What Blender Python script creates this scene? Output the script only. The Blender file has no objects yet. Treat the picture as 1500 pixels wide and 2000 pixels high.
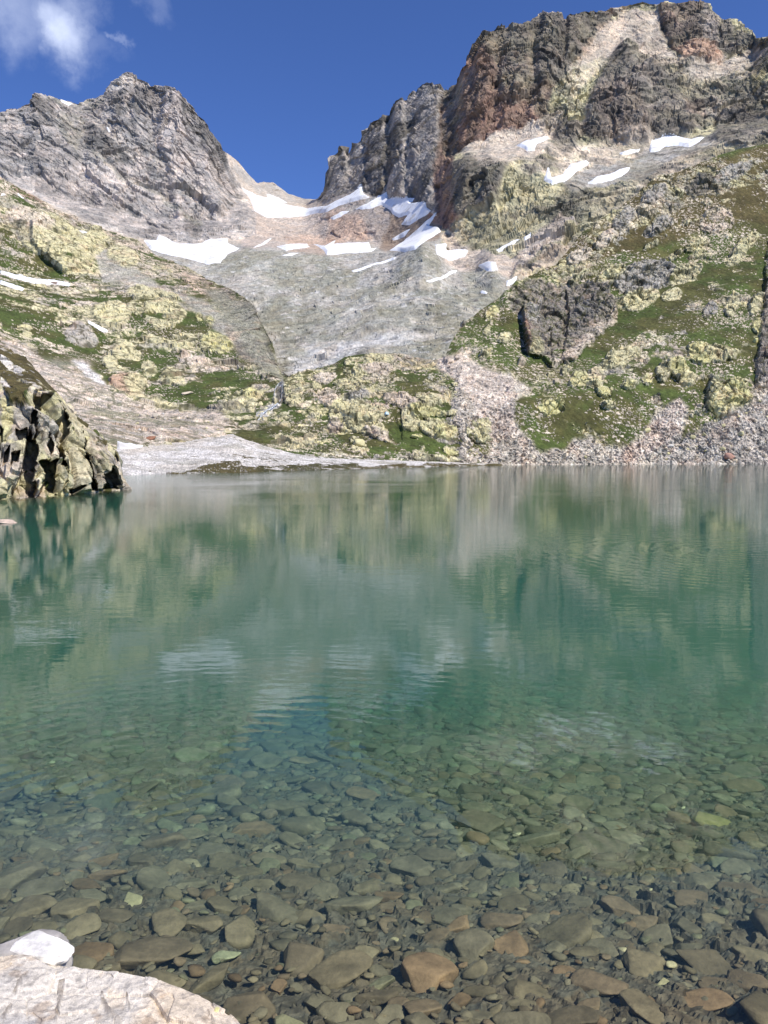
import bpy, bmesh, math, random
import numpy as np
from mathutils import Vector, Matrix
random.seed(7)
RNG = np.random.default_rng(11)
SC = bpy.context.scene
COL = SC.collection
F = 1444.0; HOR = 890.0; H = 2.5
TH = math.atan((1000-HOR)/F); CT, ST = math.cos(TH), math.sin(TH)

# ------------------------------------------------------------------ noise
def h32(x, y, z, seed):
    with np.errstate(over='ignore'):
        n = (x.astype(np.uint32)*np.uint32(374761393)) ^ (y.astype(np.uint32)*np.uint32(668265263)) \
            ^ (z.astype(np.uint32)*np.uint32(2246822519)) ^ np.uint32((seed*3266489917) & 0xffffffff)
        n = (n ^ (n >> np.uint32(15)))*np.uint32(2246822519)
        n = (n ^ (n >> np.uint32(13)))*np.uint32(3266489917)
        n = n ^ (n >> np.uint32(16))
    return n.astype(np.float32)*np.float32(1/4294967296.0)
def vnoise(P, seed=0):
    i = np.floor(P).astype(np.int64); f = (P-i).astype(np.float32); f = f*f*(3-2*f)
    x, y, z = i[:, 0], i[:, 1], i[:, 2]
    out = 0
    for dx in (0, 1):
        wx = f[:, 0] if dx else 1-f[:, 0]
        for dy in (0, 1):
            wy = f[:, 1] if dy else 1-f[:, 1]
            for dz in (0, 1):
                wz = f[:, 2] if dz else 1-f[:, 2]
                out = out + wx*wy*wz*h32(x+dx, y+dy, z+dz, seed)
    return out
def fbm_(P, size, octs=4, seed=0, gain=.5):
    a = 1.0; s = 0; t = 0; Q = P/size
    for k in range(octs):
        s = s+a*vnoise((Q+17.3*k).astype(np.float32), seed+k); t += a; a *= gain; Q = Q*2.03
    return s/t
def facet_(P, size, seed=0, tilt=.9):
    """tilted cells: returns height in units of size, random id per cell, distance to cell edge"""
    Q = P/np.asarray(size, dtype=np.float32)
    i = np.floor(Q).astype(np.int64)
    n = len(Q); b1 = np.full(n, 9., np.float32); b2 = np.full(n, 9., np.float32)
    hh = np.zeros(n, np.float32); rr = np.zeros(n, np.float32)
    for dx in (-1, 0, 1):
        for dy in (-1, 0, 1):
            for dz in (-1, 0, 1):
                x, y, z = i[:, 0]+dx, i[:, 1]+dy, i[:, 2]+dz
                r1 = h32(x, y, z, seed); r2 = h32(x, y, z, seed+1); r3 = h32(x, y, z, seed+2)
                ex = Q[:, 0]-(x+r1); ey = Q[:, 1]-(y+r2); ez = Q[:, 2]-(z+r3)
                d = ex*ex+ey*ey+ez*ez
                g1 = (r1*7.13) % 1-.5; g2 = (r2*9.7) % 1-.5; g3 = (r3*5.9) % 1-.5
                h = (r1+r3) % 1-.5+tilt*2*(g1*ex+g2*ey+g3*ez)
                c = d < b1
                b2 = np.where(c, b1, np.minimum(b2, d))
                hh = np.where(c, h, hh); rr = np.where(c, r2, rr)
                b1 = np.where(c, d, b1)
    return hh, rr, np.sqrt(b2)-np.sqrt(b1)
def facet(P, size, seed=0, tilt=.9): return par(facet_, P, size, seed, tilt)
def fbm(P, size, octs=4, seed=0, gain=.5): return par(fbm_, P, size, octs, seed, gain)
def smooth(e0, e1, x):
    t = np.clip((x-e0)/(e1-e0), 0, 1); return t*t*(3-2*t)

from concurrent.futures import ThreadPoolExecutor
POOL = ThreadPoolExecutor(4)
def par(fn, P, *a):
    P = np.asarray(P, dtype=np.float32); n = len(P)
    if n < 30000: return fn(P, *a)
    parts = list(POOL.map(lambda k: fn(P[k:k+40000], *a), range(0, n, 40000)))
    if isinstance(parts[0], tuple): return tuple(np.concatenate(x) for x in zip(*parts))
    return np.concatenate(parts)
# ------------------------------------------------------------------ photo geometry -> world
def px_dir(px, py):
    vx = (px-750)/F; vz = -(py-1000)/F
    return vx, CT+vz*ST, -ST+vz*CT
def pt(px, py, Y):
    dx, dy, dz = px_dir(px, py); t = Y/dy
    return np.array([dx*t, Y, H+dz*t])
def zof(py, Y):
    vz = -(np.asarray(py, float)-1000)/F
    return H+(-ST+vz*CT)/(CT+vz*ST)*Y
def proj(X, Y, Z):
    D = Y*CT-(Z-H)*ST; U = Y*ST+(Z-H)*CT
    return 750+F*X/D, 1000-F*U/D

# ------------------------------------------------------------------ colours (as they look in full light)
def lin(c):
    c = np.asarray(c, float)/255
    return np.where(c <= .04045, c/12.92, ((c+.055)/1.055)**2.4)
KALB = 0.9
def C(r, g, b, k=1.0): return np.minimum(lin((r, g, b))*KALB*k, .86)
PAL = dict(
    grey=C(168,162,155), greyd=C(124,121,118), pinkg=C(198,184,172), oliv=C(146,142,120), beige=C(218,202,182),
    cream=C(228,214,194), orange=C(208,174,148), lich=C(214,207,164,1.06), lichd=C(178,172,142), yel=C(214,209,152,1.08),
    scree=C(180,177,168), screeg=C(160,159,143), screeb=C(174,163,153), brown=C(150,132,115), red=C(154,122,106),
    dark=C(116,111,102), darkr=C(130,112,100), grass=C(78,91,45), grassd=C(74,74,42), moss=C(92,84,52),
    gravel=C(208,205,200,1.22), talus=C(206,197,182), pinks=C(214,200,186), slab=C(182,177,168), violet=C(142,134,126),
    snow=np.array([.86,.88,.90]), granite=C(228,220,212), wet=C(116,110,92))

def link(o): COL.objects.link(o); return o
def grid_mesh(name, P, keep=None, smooth_=False):
    R_, C_ = P.shape[:2]
    a = np.arange(R_*C_).reshape(R_, C_)
    q = np.stack([a[:-1, :-1], a[1:, :-1], a[1:, 1:], a[:-1, 1:]], -1).reshape(-1, 4)
    V = P.reshape(-1, 3)
    idx = None
    if keep is not None:
        kf = keep.reshape(-1); q = q[kf]
        idx = np.unique(q); m = np.zeros(len(V), np.int64); m[idx] = np.arange(len(idx)); q = m[q]; V = V[idx]
    me = bpy.data.meshes.new(name)
    me.vertices.add(len(V)); me.vertices.foreach_set('co', V.astype(np.float32).ravel())
    me.loops.add(q.size); me.loops.foreach_set('vertex_index', q.astype(np.int32).ravel())
    me.polygons.add(len(q)); me.polygons.foreach_set('loop_start', np.arange(0, q.size, 4, dtype=np.int32))
    me.polygons.foreach_set('use_smooth', np.full(len(q), smooth_))
    me.update(calc_edges=True)
    return me, idx
def set_col(me, col, name='Col'):
    at = me.color_attributes.new(name, 'FLOAT_COLOR', 'POINT')
    c = np.ones((len(col), 4), np.float32); c[:, :3] = col
    at.data.foreach_set('color', c.ravel())
def tag(o, label=None, cat=None, group=None, kind=None):
    if label: o['label'] = label
    if cat: o['category'] = cat
    if group: o['group'] = group
    if kind: o['kind'] = kind
    return o

# ------------------------------------------------------------------ polygons
def sdist(px, py, poly):
    """signed distance in photo pixels, positive inside"""
    poly = np.asarray(poly, float); n = len(poly)
    x0, y0 = poly.min(0)-60; x1, y1 = poly.max(0)+60
    out = np.full(px.shape, -60., np.float32)
    near = (px > x0) & (px < x1) & (py > y0) & (py < y1)
    x = px[near]; y = py[near]
    if not len(x): return out
    d = np.full(x.shape, 1e9); ins = np.zeros(x.shape, bool)
    for k in range(n):
        a = poly[k]; b = poly[(k+1) % n]; e = b-a
        t = np.clip(((x-a[0])*e[0]+(y-a[1])*e[1])/(e@e+1e-9), 0, 1)
        d = np.minimum(d, (x-a[0]-t*e[0])**2+(y-a[1]-t*e[1])**2)
        if a[1] != b[1]:
            ins ^= ((a[1] > y) != (b[1] > y)) & (x < (b[0]-a[0])*(y-a[1])/(b[1]-a[1])+a[0])
    out[near] = np.maximum(np.sqrt(d)*np.where(ins, 1, -1), -60)
    return out
def ell(cx, cy, rx, ry, ang=0, n=14):
    a = math.radians(ang)
    return [(cx+rx*math.cos(t)*math.cos(a)-ry*math.sin(t)*math.sin(a), cy+rx*math.cos(t)*math.sin(a)+ry*math.sin(t)*math.cos(a))
            for t in [2*math.pi*k/n for k in range(n)]]

def blur(L, a, n=2):
    a = a.reshape(L.R, L.C).astype(float)
    for _ in range(n):
        p_ = np.pad(a, 1, mode='edge'); a = (p_[:-2, 1:-1]+p_[2:, 1:-1]+p_[1:-1, :-2]+p_[1:-1, 2:]+2*a)/6
    return a.ravel()
class Land:
    def __init__(s, name, rows, x0, x1, step=1.5, xl=None, xr=None, ridge=1, sm=6, side=24):
        """rows (top to bottom): lists of (px, py, Y) or ('z', [(px, Y, z)...])"""
        s.name = name
        cols = [np.arange(x0, x1+step/2, step)]
        if xl is not None: cols.insert(0, np.linspace(xl, x0, side, endpoint=False))
        if xr is not None: cols.append(np.linspace(x1+step, xr, side))
        px = np.concatenate(cols); s.cpx = px
        infr = (px > -20) & (px < 1520)
        YZ = []
        for r in rows:
            if r[0] == 'z':
                a = np.array(r[1], float); Y = np.interp(px, a[:, 0], a[:, 1]); Z = np.interp(px, a[:, 0], a[:, 2])
            else:
                a = np.array(r, float); Y = np.interp(px, a[:, 0], a[:, 2]); Z = zof(np.interp(px, a[:, 0], a[:, 1]), Y)
            YZ.append((Y, Z))
        seg = []
        for k in range(len(rows)-1):
            p0 = proj(0*px, *YZ[k])[1]; p1 = proj(0*px, *YZ[k+1])[1]
            m = np.abs(p1-p0)[infr].max()
            n = 8 if (k < ridge) else int(np.clip(m/step, 3, 420))
            seg.append(n)
        Y = []; Z = []; ridx = 0; tot = 0
        for k, n in enumerate(seg):
            if k == ridge: ridx = tot
            t = np.linspace(0, 1, n, endpoint=False)[:, None]
            Y.append(YZ[k][0]*(1-t)+YZ[k+1][0]*t); Z.append(YZ[k][1]*(1-t)+YZ[k+1][1]*t); tot += n
        Y.append(YZ[-1][0][None]); Z.append(YZ[-1][1][None])
        Y = np.concatenate(Y); Z = np.concatenate(Z); s.ridx = ridx
        def sm1(A):
            B = A[ridx:]
            for _ in range(sm):
                pad = np.vstack([B[:1]]*3+[B]+[B[-1:]]*3)
                M = sum(pad[j:j+len(B)] for j in range(7))/7
                w = np.clip(np.arange(len(B))/8., 0, 1)[:, None]
                B = B*(1-w)+M*w
            A = A.copy(); A[ridx:] = B; return A
        Y = sm1(Y); Z = sm1(Z)
        # sideways smoothing below the ridge so that columns blend
        ker = 9
        for _ in range(2):
            for A in (Y, Z):
                B = A[ridx:]
                pad = np.hstack([B[:, :1]]*(ker//2)+[B]+[B[:, -1:]]*(ker//2))
                M = sum(pad[:, j:j+B.shape[1]] for j in range(ker))/ker
                w = np.clip((np.arange(len(B))-2)/25., 0, 1)[:, None]
                A[ridx:] = B*(1-w)+M*w
        s.R, s.C = Y.shape
        D = Y*CT-(Z-H)*ST
        X = (px[None]-750)/F*D
        s.P = np.stack([X, Y, Z], -1)
        s._frame()
        s.p = s.P.reshape(-1, 3).astype(np.float32)
        gx, gy = proj(X, Y, Z); s.px = gx.ravel(); s.py = gy.ravel()
        N = s.R*s.C
        wob = s.wob = 1.0
        s.mpp = (s.P[..., 1].ravel()/F)           # metres per photo pixel
        n1 = fbm(s.p, 1, 1) if False else None
        # jitter field (in px) for organic edges
        q = np.stack([s.px, s.py, 0*s.px], -1)
        s.jx = (fbm(q, 22, 4, 51)-.5)*2; s.jy = (fbm(q, 22, 4, 77)-.5)*2
        s.col = np.zeros((N, 3)); s.cov = np.zeros(N); s.gcol = np.tile(PAL['grass'], (N, 1))
        s.amp = np.ones(N); s.dis = np.zeros(N); s.fwd = np.zeros(N); s.scr = np.zeros(N); s.snowm = np.zeros(N); s.bare = np.zeros(N)
        s.snows = []
        dr = np.linalg.norm(np.gradient(s.P, axis=0), axis=-1).ravel(); dc = np.linalg.norm(np.gradient(s.P, axis=1), axis=-1).ravel()
        s.ds = np.maximum(dr, dc)
    def _frame(s):
        du = np.gradient(s.P, axis=1); dv = np.gradient(s.P, axis=0)
        n = np.cross(dv, du); n /= np.linalg.norm(n, axis=-1, keepdims=True)+1e-9
        s.N = n.reshape(-1, 3)
        flip = s.N[:, 1] > .6   # keep pointing outwards/up on the near side
        rr = np.repeat(np.arange(s.R), s.C) >= s.ridx
        s.N[flip & rr] *= -1
        z = (s.N[:, 2] < -.3); s.N[z] *= -1
    def att(s, size): return smooth(1.0, 3.2, size/s.ds)
    def mask(s, poly, soft=5, jit=8):
        return smooth(-soft, soft, sdist(s.px+s.jx*jit, s.py+s.jy*jit, poly))
    def paint(s, poly, c, k=1.0, soft=5, jit=8):
        m = (s.mask(poly, soft, jit)*k)[:, None]; s.col = s.col*(1-m)+PAL[c]*m; return m[:, 0]
    def spots(s, c, size, thr, w=.08, seed=5, aniso=(1, 1, 1), m=None, k=1.0):
        n = fbm(s.p*np.array(aniso, np.float32), size, 4, seed)
        a = smooth(thr-w, thr+w, n)*k
        if m is not None: a = a*m
        s.col = s.col*(1-a[:, None])+PAL[c]*a[:, None]; return a
    def grass(s, poly, cover, soft=8, jit=10, g=None):
        m = s.mask(poly, soft, jit); s.cov = s.cov*(1-m)+cover*m
        if g: s.gcol = s.gcol*(1-m[:, None])+PAL[g]*m[:, None]
    def field(s, name, poly, val, soft=6, jit=6):
        m = s.mask(poly, soft, jit); a = getattr(s, name); setattr(s, name, a*(1-m)+val*m)
    relk = 1.0; grain = .10; gzk = .5; gzm = .25
    def relief(s, poly, amt, soft=3, jit=3):
        amt = amt*s.relk; s.fwd += s.mask(poly, soft, jit)*amt
    def snow(s, poly, label):
        s.snows.append((poly, label))
        s.snowm = np.maximum(s.snowm, s.mask(poly, 5, 2))
    def finish(s, mat, disp, post=None, snow_mat=None, snow_t=.5):
        s.smoothP = s.p+s.N*0
        d = disp(s)
        vw = np.stack([-s.p[:, 0], -s.p[:, 1], H-s.p[:, 2]], -1); vw /= np.linalg.norm(vw, axis=1, keepdims=True)
        gz = np.clip(np.abs((vw*s.N).sum(1))/s.gzk, s.gzm, 1.0); d = d*gz; s.fwd = s.fwd*np.clip(gz*1.3, 0, 1)
        d = d*(1-.93*s.snowm)
        fw = np.stack([-s.p[:, 0], -s.p[:, 1], np.full(len(s.p), 0)], -1); fw /= np.linalg.norm(fw, axis=1, keepdims=True)
        V = s.p+s.N*d[:, None]+fw*(s.fwd*(1-.9*s.snowm))[:, None]
        s.V = V.reshape(s.R, s.C, 3)
        if post: post(s)
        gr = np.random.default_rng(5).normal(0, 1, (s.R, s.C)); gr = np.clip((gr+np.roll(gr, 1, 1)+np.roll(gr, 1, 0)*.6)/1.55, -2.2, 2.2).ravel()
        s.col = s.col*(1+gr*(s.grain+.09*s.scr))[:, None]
        me, _ = grid_mesh(s.name, s.V)
        set_col(me, np.clip(s.col, 0.01, .88))
        o = link(bpy.data.objects.new(s.name, me)); me.materials.append(mat)
        tag(o, kind='structure')
        s.obj = o
        for poly, label in s.snows:
            sd = sdist(s.px+s.jx*3, s.py+s.jy*3, poly)
            G = s.V.reshape(-1, 3)
            t = np.clip(sd*.30, -.8, 1.0)*s.mpp*2.2*snow_t+0.10*s.mpp
            S = G+np.stack([0*t, 0*t, t], -1)+s.N*(t*.6)[:, None]
            g = sd.reshape(s.R, s.C) > -2.6
            kf = g[:-1, :-1] & g[1:, :-1] & g[1:, 1:] & g[:-1, 1:]
            kf[:s.ridx] = False
            if kf.sum() < 2: print('empty snow', label); continue
            me, _ = grid_mesh('snow_patch', S.reshape(s.R, s.C, 3), kf, True); me.materials.append(snow_mat)
            tag(link(bpy.data.objects.new('snow_patch', me)), label, 'snow patch', 'old snow patches left on the mountains')
        return s
# ------------------------------------------------------------------ materials
def newmat(name):
    m = bpy.data.materials.new(name); m.use_nodes = True
    nt = m.node_tree
    for n in list(nt.nodes):
        if n.type != 'OUTPUT_MATERIAL': nt.nodes.remove(n)
    return m, nt, nt.nodes, nt.links, [n for n in nt.nodes if n.type == 'OUTPUT_MATERIAL'][0]
def ramp(N, L, src, p0, c0, p1, c1):
    r = N.new('ShaderNodeValToRGB'); L.new(src, r.inputs[0])
    r.color_ramp.elements[0].position = p0; r.color_ramp.elements[1].position = p1
    r.color_ramp.elements[0].color = (*([c0]*3 if np.isscalar(c0) else c0), 1); r.color_ramp.elements[1].color = (*([c1]*3 if np.isscalar(c1) else c1), 1)
    return r.outputs[0]
def noise(N, L, vec, scale, detail=5, rough=.6):
    n = N.new('ShaderNodeTexNoise'); L.new(vec, n.inputs['Vector']); n.inputs['Scale'].default_value = scale
    n.inputs['Detail'].default_value = detail; n.inputs['Roughness'].default_value = rough; return n.outputs['Fac']
def mul(N, L, a, b, fac=1):
    m = N.new('ShaderNodeMix'); m.data_type = 'RGBA'; m.blend_type = 'MULTIPLY'; m.inputs[0].default_value = fac
    L.new(a, m.inputs[6]); L.new(b, m.inputs[7]); return m.outputs[2]
def terrain_mat(name, s, bump=.5, var=.4, rough=.9, vscale=(1, 1, 1)):
    m, nt, N, L, out = newmat(name)
    tc = N.new('ShaderNodeTexCoord'); mp = N.new('ShaderNodeMapping'); mp.inputs['Scale'].default_value = vscale
    L.new(tc.outputs['Object'], mp.inputs['Vector']); v = mp.outputs[0]
    at = N.new('ShaderNodeVertexColor'); at.layer_name = 'Col'
    n1 = noise(N, L, v, 1/s, 6, .7); n2 = noise(N, L, v, .22/s, 4, .6)
    c = mul(N, L, at.outputs[0], ramp(N, L, n1, .3, 1-var*.75, .7, 1+var*.55))
    c = mul(N, L, c, ramp(N, L, n2, .3, (1-var*.32, 1-var*.38, 1-var*.42), .7, (1+var*.34, 1+var*.28, 1+var*.22)))
    vo = N.new('ShaderNodeTexVoronoi'); L.new(v, vo.inputs['Vector']); vo.inputs['Scale'].default_value = .8/s
    mx = N.new('ShaderNodeMath'); mx.operation = 'ADD'; L.new(n1, mx.inputs[0]); L.new(vo.outputs['Distance'], mx.inputs[1])
    b = N.new('ShaderNodeBump'); b.inputs['Strength'].default_value = bump; b.inputs['Distance'].default_value = s*.7
    L.new(mx.outputs[0], b.inputs['Height'])
    p = N.new('ShaderNodeBsdfPrincipled'); L.new(c, p.inputs['Base Color']); p.inputs['Roughness'].default_value = rough
    p.inputs['Specular IOR Level'].default_value = .25
    L.new(b.outputs[0], p.inputs['Normal']); L.new(p.outputs[0], out.inputs[0])
    return m
def snow_material():
    m, nt, N, L, out = newmat('snow')
    tc = N.new('ShaderNodeTexCoord')
    n = noise(N, L, tc.outputs['Object'], .25, 6, .65)
    n3 = noise(N, L, tc.outputs['Object'], .07, 6, .75); c = mul(N, L, ramp(N, L, n, .3, (.80, .79, .78), .6, (.90, .91, .92)), ramp(N, L, n3, .36, (.72, .68, .62), .47, 1.0))
    b = N.new('ShaderNodeBump'); b.inputs['Strength'].default_value = .35; b.inputs['Distance'].default_value = .6; L.new(n, b.inputs['Height'])
    p = N.new('ShaderNodeBsdfPrincipled'); L.new(c, p.inputs['Base Color']); p.inputs['Roughness'].default_value = .7
    L.new(b.outputs[0], p.inputs['Normal']); L.new(p.outputs[0], out.inputs[0]); return m
M_SNOW = snow_material()
M_FAR = terrain_mat('far rock', 5.0, .5, .42)
M_MID = terrain_mat('slope rock and turf', 1.3, .5, .42)
M_SHORE = terrain_mat('shore gravel', .5, .6, .45)
M_CLIFF = terrain_mat('lichened cliff', .35, .6, .6)

def covmask(L, size, seed, aniso=None, wf=.5):
    Q = L.p if aniso is None else aniso(L.p)
    a = fbm(Q, size, 5, seed, .55); _, r, e = facet(Q+(a[:, None]-.5)*size*.8, size*.35, seed+9)
    n = (a-.5)*2.3*(1-wf*.5)+(r-.5)*wf+.5
    return smooth(-.05, .05, L.cov-n), n
def tint(L, size, seed, amt=.25, hue=.05, M=None, w=1.0):
    """each block of rock has a slightly different tone"""
    Q = L.p if M is None else M(L.p)
    _, r, _ = facet(Q, size, seed); _, r2, _ = facet(Q, np.asarray(size)*.4, seed+3)
    t = 1+(amt*(r-.5)*1.2+amt*(r2-.5))*w
    L.col = L.col*t[:, None]*(1+hue*np.stack([(r2-.5), 0*r, -(r2-.5)], -1))
def diag(P, a=45, L_=3.0):
    """axes along strata that dip down to the right, a degrees"""
    c, s_ = math.cos(math.radians(a)), math.sin(math.radians(a))
    u = P[:, 0]*c-P[:, 2]*s_; v = P[:, 0]*s_+P[:, 2]*c
    return np.stack([u/L_, P[:, 1], v], -1).astype(np.float32)
def vert(P, k=2.5): return np.stack([P[:, 0], P[:, 1], P[:, 2]/k], -1).astype(np.float32)
def warp(P, size, amt, seed):
    w = np.stack([fbm(P, size, 3, seed)-.5, fbm(P, size, 3, seed+31)-.5, fbm(P, size, 3, seed+63)-.5], -1)
    return (P+w*amt).astype(np.float32)

# ================================================================== 1. the cirque: both peaks, the col and the high basin
SKY = [(-900, 470, 700), (-500, 330, 800), (-200, 250, 880), (0, 219, 950), (16, 212, 960), (35, 208, 970), (48, 201, 975), (57, 196, 980), (67, 187, 985), (81, 184, 990), (96, 188, 1000),
 (115, 192, 1010), (133, 197, 1020), (149, 201, 1030), (163, 200, 1035), (171, 195, 1040), (187, 191, 1040), (201, 185, 1040), (208, 175, 1040), (217, 164, 1040),
 (227, 157, 1040), (236, 152, 1040), (238, 144, 1040), (248, 141, 1040), (267, 146, 1040), (269, 153, 1040), (288, 160, 1035), (296, 167, 1030), (317, 169, 1020), (323, 167, 1015),
 (341, 171, 1010), (349, 181, 1010), (363, 193, 1010), (368, 203, 1010), (387, 221, 1010), (400, 234, 1010), (413, 260, 1010), (428, 280, 1015), (433, 293, 1020), (447, 301, 1080),
 (467, 317, 1110), (483, 337, 1120), (497, 351, 1130), (502, 358, 1130), (514, 354, 1130), (534, 356, 1130), (550, 368, 1135), (562, 380, 1140), (578, 384, 1140), (594, 388, 1140),
 (622, 390, 1120), (626, 381, 1050), (636, 375, 1030), (641, 351, 1030), (646, 334, 1030), (647, 322, 1030), (652, 312, 1030), (662, 305, 1025), (667, 296, 1020), (671, 293, 1020), (677, 308, 1020),
 (683, 298, 1015), (689, 286, 1010), (690, 279, 1010), (695, 277, 1010), (698, 282, 1005), (706, 274, 1000), (710, 261, 1000), (718, 255, 995), (725, 238, 990), (732, 233, 985), (744, 230, 980),
 (748, 225, 975), (754, 226, 975), (761, 227, 970), (765, 219, 965), (767, 204, 965), (773, 194, 960), (784, 190, 960), (790, 198, 955), (794, 197, 950), (797, 188, 950), (808, 178, 950),
 (812, 182, 945), (816, 171, 940), (823, 164, 940), (835, 159, 935), (845, 161, 930), (848, 166, 930), (856, 162, 925), (864, 170, 920), (872, 177, 915), (883, 172, 900), (893, 165, 890), (896, 152, 880),
 (900, 140, 875), (907, 130, 870), (921, 108, 865), (928, 82, 860), (945, 65, 855), (958, 69, 855), (976, 58, 855), (1002, 52, 860), (1023, 54, 860), (1036, 39, 865), (1054, 26, 870), (1064, 25, 870),
 (1071, 31, 870), (1086, 24, 875), (1097, 26, 880), (1103, 39, 880), (1110, 27, 885), (1145, 26, 900), (1162, 24, 905), (1188, 15, 915), (1201, 17, 920), (1227, 6, 930), (1253, 0, 930), (1275, 6, 930),
 (1292, 5, 920), (1318, 6, 915), (1327, 13, 910), (1353, 6, 905), (1383, 13, 900), (1396, 26, 890), (1405, 37, 885), (1439, 45, 870), (1470, 61, 860), (1477, 76, 830), (1500, 74, 800), (1560, 60, 780), (1700, 90, 740), (1900, 160, 700), (2400, 300, 600)]
back = [(x, y, Y+90) for x, y, Y in SKY]
bk = ('z', [(x, Y+260, float(zof(y, Y))-170) for x, y, Y in SKY])
MID = [(-900, 540, 600), (-200, 330, 800), (0, 290, 880), (100, 300, 900), (250, 320, 930), (400, 350, 950), (440, 370, 990), (480, 368, 1060), (520, 372, 1090), (560, 386, 1110), (594, 391, 1120), (626, 390, 1000),
       (640, 383, 960), (700, 340, 930), (780, 300, 860), (860, 290, 800), (900, 300, 760), (960, 285, 740), (1000, 280, 740), (1060, 255, 740), (1100, 285, 730), (1150, 280, 730), (1250, 285, 730), (1350, 262, 730), (1400, 248, 730), (1500, 235, 720), (1700, 230, 640), (2400, 400, 520)]
LED = [(-900, 600, 520), (-200, 380, 740), (0, 345, 820), (100, 380, 840), (250, 420, 860), (400, 430, 890), (440, 420, 920), (480, 385, 1000), (520, 396, 1040), (560, 402, 1050), (594, 403, 1050), (626, 400, 960),
       (640, 396, 930), (705, 364, 890), (745, 385, 850), (790, 385, 800), (830, 400, 740), (870, 380, 700), (900, 345, 660), (1000, 325, 640), (1080, 350, 620), (1150, 360, 620), (1250, 345, 625), (1350, 310, 640), (1420, 275, 650), (1500, 262, 640), (1700, 250, 590), (2400, 440, 480)]
FOOT = [(-900, 640, 480), (-200, 420, 640), (0, 400, 700), (100, 420, 720), (200, 446, 740), (280, 475, 760), (330, 480, 770), (400, 476, 780), (450, 470, 790), (500, 466, 810), (560, 470, 820), (620, 472, 820),
        (700, 470, 780), (780, 480, 740), (830, 455, 700), (860, 440, 660), (880, 465, 620), (950, 470, 590), (1050, 440, 570), (1150, 420, 560), (1300, 400, 560), (1500, 350, 560), (1700, 330, 540), (2400, 500, 440)]
LIP = [(-900, 700, 420), (0, 480, 600), (200, 500, 600), (280, 498, 620), (400, 515, 620), (480, 492, 640), (600, 497, 640), (700, 500, 620), (760, 496, 600), (800, 484, 560), (825, 476, 545), (855, 486, 550), (880, 515, 560),
       (930, 530, 530), (960, 522, 490), (1000, 540, 480), (1100, 560, 470), (1300, 520, 470), (1500, 480, 470), (2400, 560, 400)]
B600 = [(-900, 760, 360), (0, 600, 480), (300, 590, 480), (480, 595, 470), (700, 590, 450), (800, 580, 430), (900, 590, 400), (1000, 600, 400), (1500, 600, 400), (2400, 640, 360)]
B700 = [(-900, 800, 320), (0, 680, 360), (480, 680, 350), (600, 690, 330), (700, 680, 320), (800, 675, 320), (900, 665, 320), (1500, 700, 330), (2400, 700, 320)]
B760 = [(-900, 840, 260), (0, 760, 280), (480, 730, 290), (560, 728, 280), (700, 720, 270), (900, 720, 270), (1500, 760, 280), (2400, 760, 280)]
END = ('z', [(-900, 262, -12), (2400, 262, -12)])
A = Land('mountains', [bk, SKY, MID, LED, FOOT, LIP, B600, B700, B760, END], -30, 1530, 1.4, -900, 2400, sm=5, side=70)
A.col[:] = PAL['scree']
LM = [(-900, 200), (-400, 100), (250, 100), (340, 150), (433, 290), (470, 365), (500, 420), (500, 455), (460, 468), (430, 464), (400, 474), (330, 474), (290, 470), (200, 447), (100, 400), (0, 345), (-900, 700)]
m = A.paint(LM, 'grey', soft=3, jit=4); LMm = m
A.spots('oliv', 70, .53, .05, 3, m=m*smooth(330, 220, A.py), k=.8)
A.spots('pinkg', 60, .50, .06, 4, m=m, k=.8)
A.col = A.col
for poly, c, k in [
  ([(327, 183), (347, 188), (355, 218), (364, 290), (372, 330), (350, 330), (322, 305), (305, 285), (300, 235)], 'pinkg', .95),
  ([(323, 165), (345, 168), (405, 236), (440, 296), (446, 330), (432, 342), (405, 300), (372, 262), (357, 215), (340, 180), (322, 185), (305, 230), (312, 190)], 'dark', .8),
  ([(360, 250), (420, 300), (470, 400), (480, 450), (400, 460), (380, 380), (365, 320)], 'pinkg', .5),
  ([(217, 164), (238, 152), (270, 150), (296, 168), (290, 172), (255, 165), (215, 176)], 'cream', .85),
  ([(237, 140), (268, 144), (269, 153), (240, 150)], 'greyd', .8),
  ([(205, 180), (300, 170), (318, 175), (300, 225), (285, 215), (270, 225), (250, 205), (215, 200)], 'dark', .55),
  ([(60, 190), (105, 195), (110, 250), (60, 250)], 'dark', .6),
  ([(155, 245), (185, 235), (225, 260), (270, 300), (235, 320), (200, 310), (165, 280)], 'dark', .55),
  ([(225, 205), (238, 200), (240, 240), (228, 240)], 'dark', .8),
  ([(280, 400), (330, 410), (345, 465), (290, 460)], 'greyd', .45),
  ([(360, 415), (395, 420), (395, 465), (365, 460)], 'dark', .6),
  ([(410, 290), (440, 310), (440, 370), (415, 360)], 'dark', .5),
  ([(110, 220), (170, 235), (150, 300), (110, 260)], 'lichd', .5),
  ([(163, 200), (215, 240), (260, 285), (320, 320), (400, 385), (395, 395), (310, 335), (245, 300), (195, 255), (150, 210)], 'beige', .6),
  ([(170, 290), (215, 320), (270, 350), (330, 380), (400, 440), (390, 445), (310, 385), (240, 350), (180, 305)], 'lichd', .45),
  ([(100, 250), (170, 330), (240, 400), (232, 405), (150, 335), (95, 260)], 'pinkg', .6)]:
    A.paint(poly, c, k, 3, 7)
A.paint([(0, 350), (100, 395), (200, 440), (290, 468), (400, 470), (470, 455), (520, 440), (520, 470), (400, 478), (290, 490), (0, 380)], 'beige', .6, 6, 10)
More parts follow.
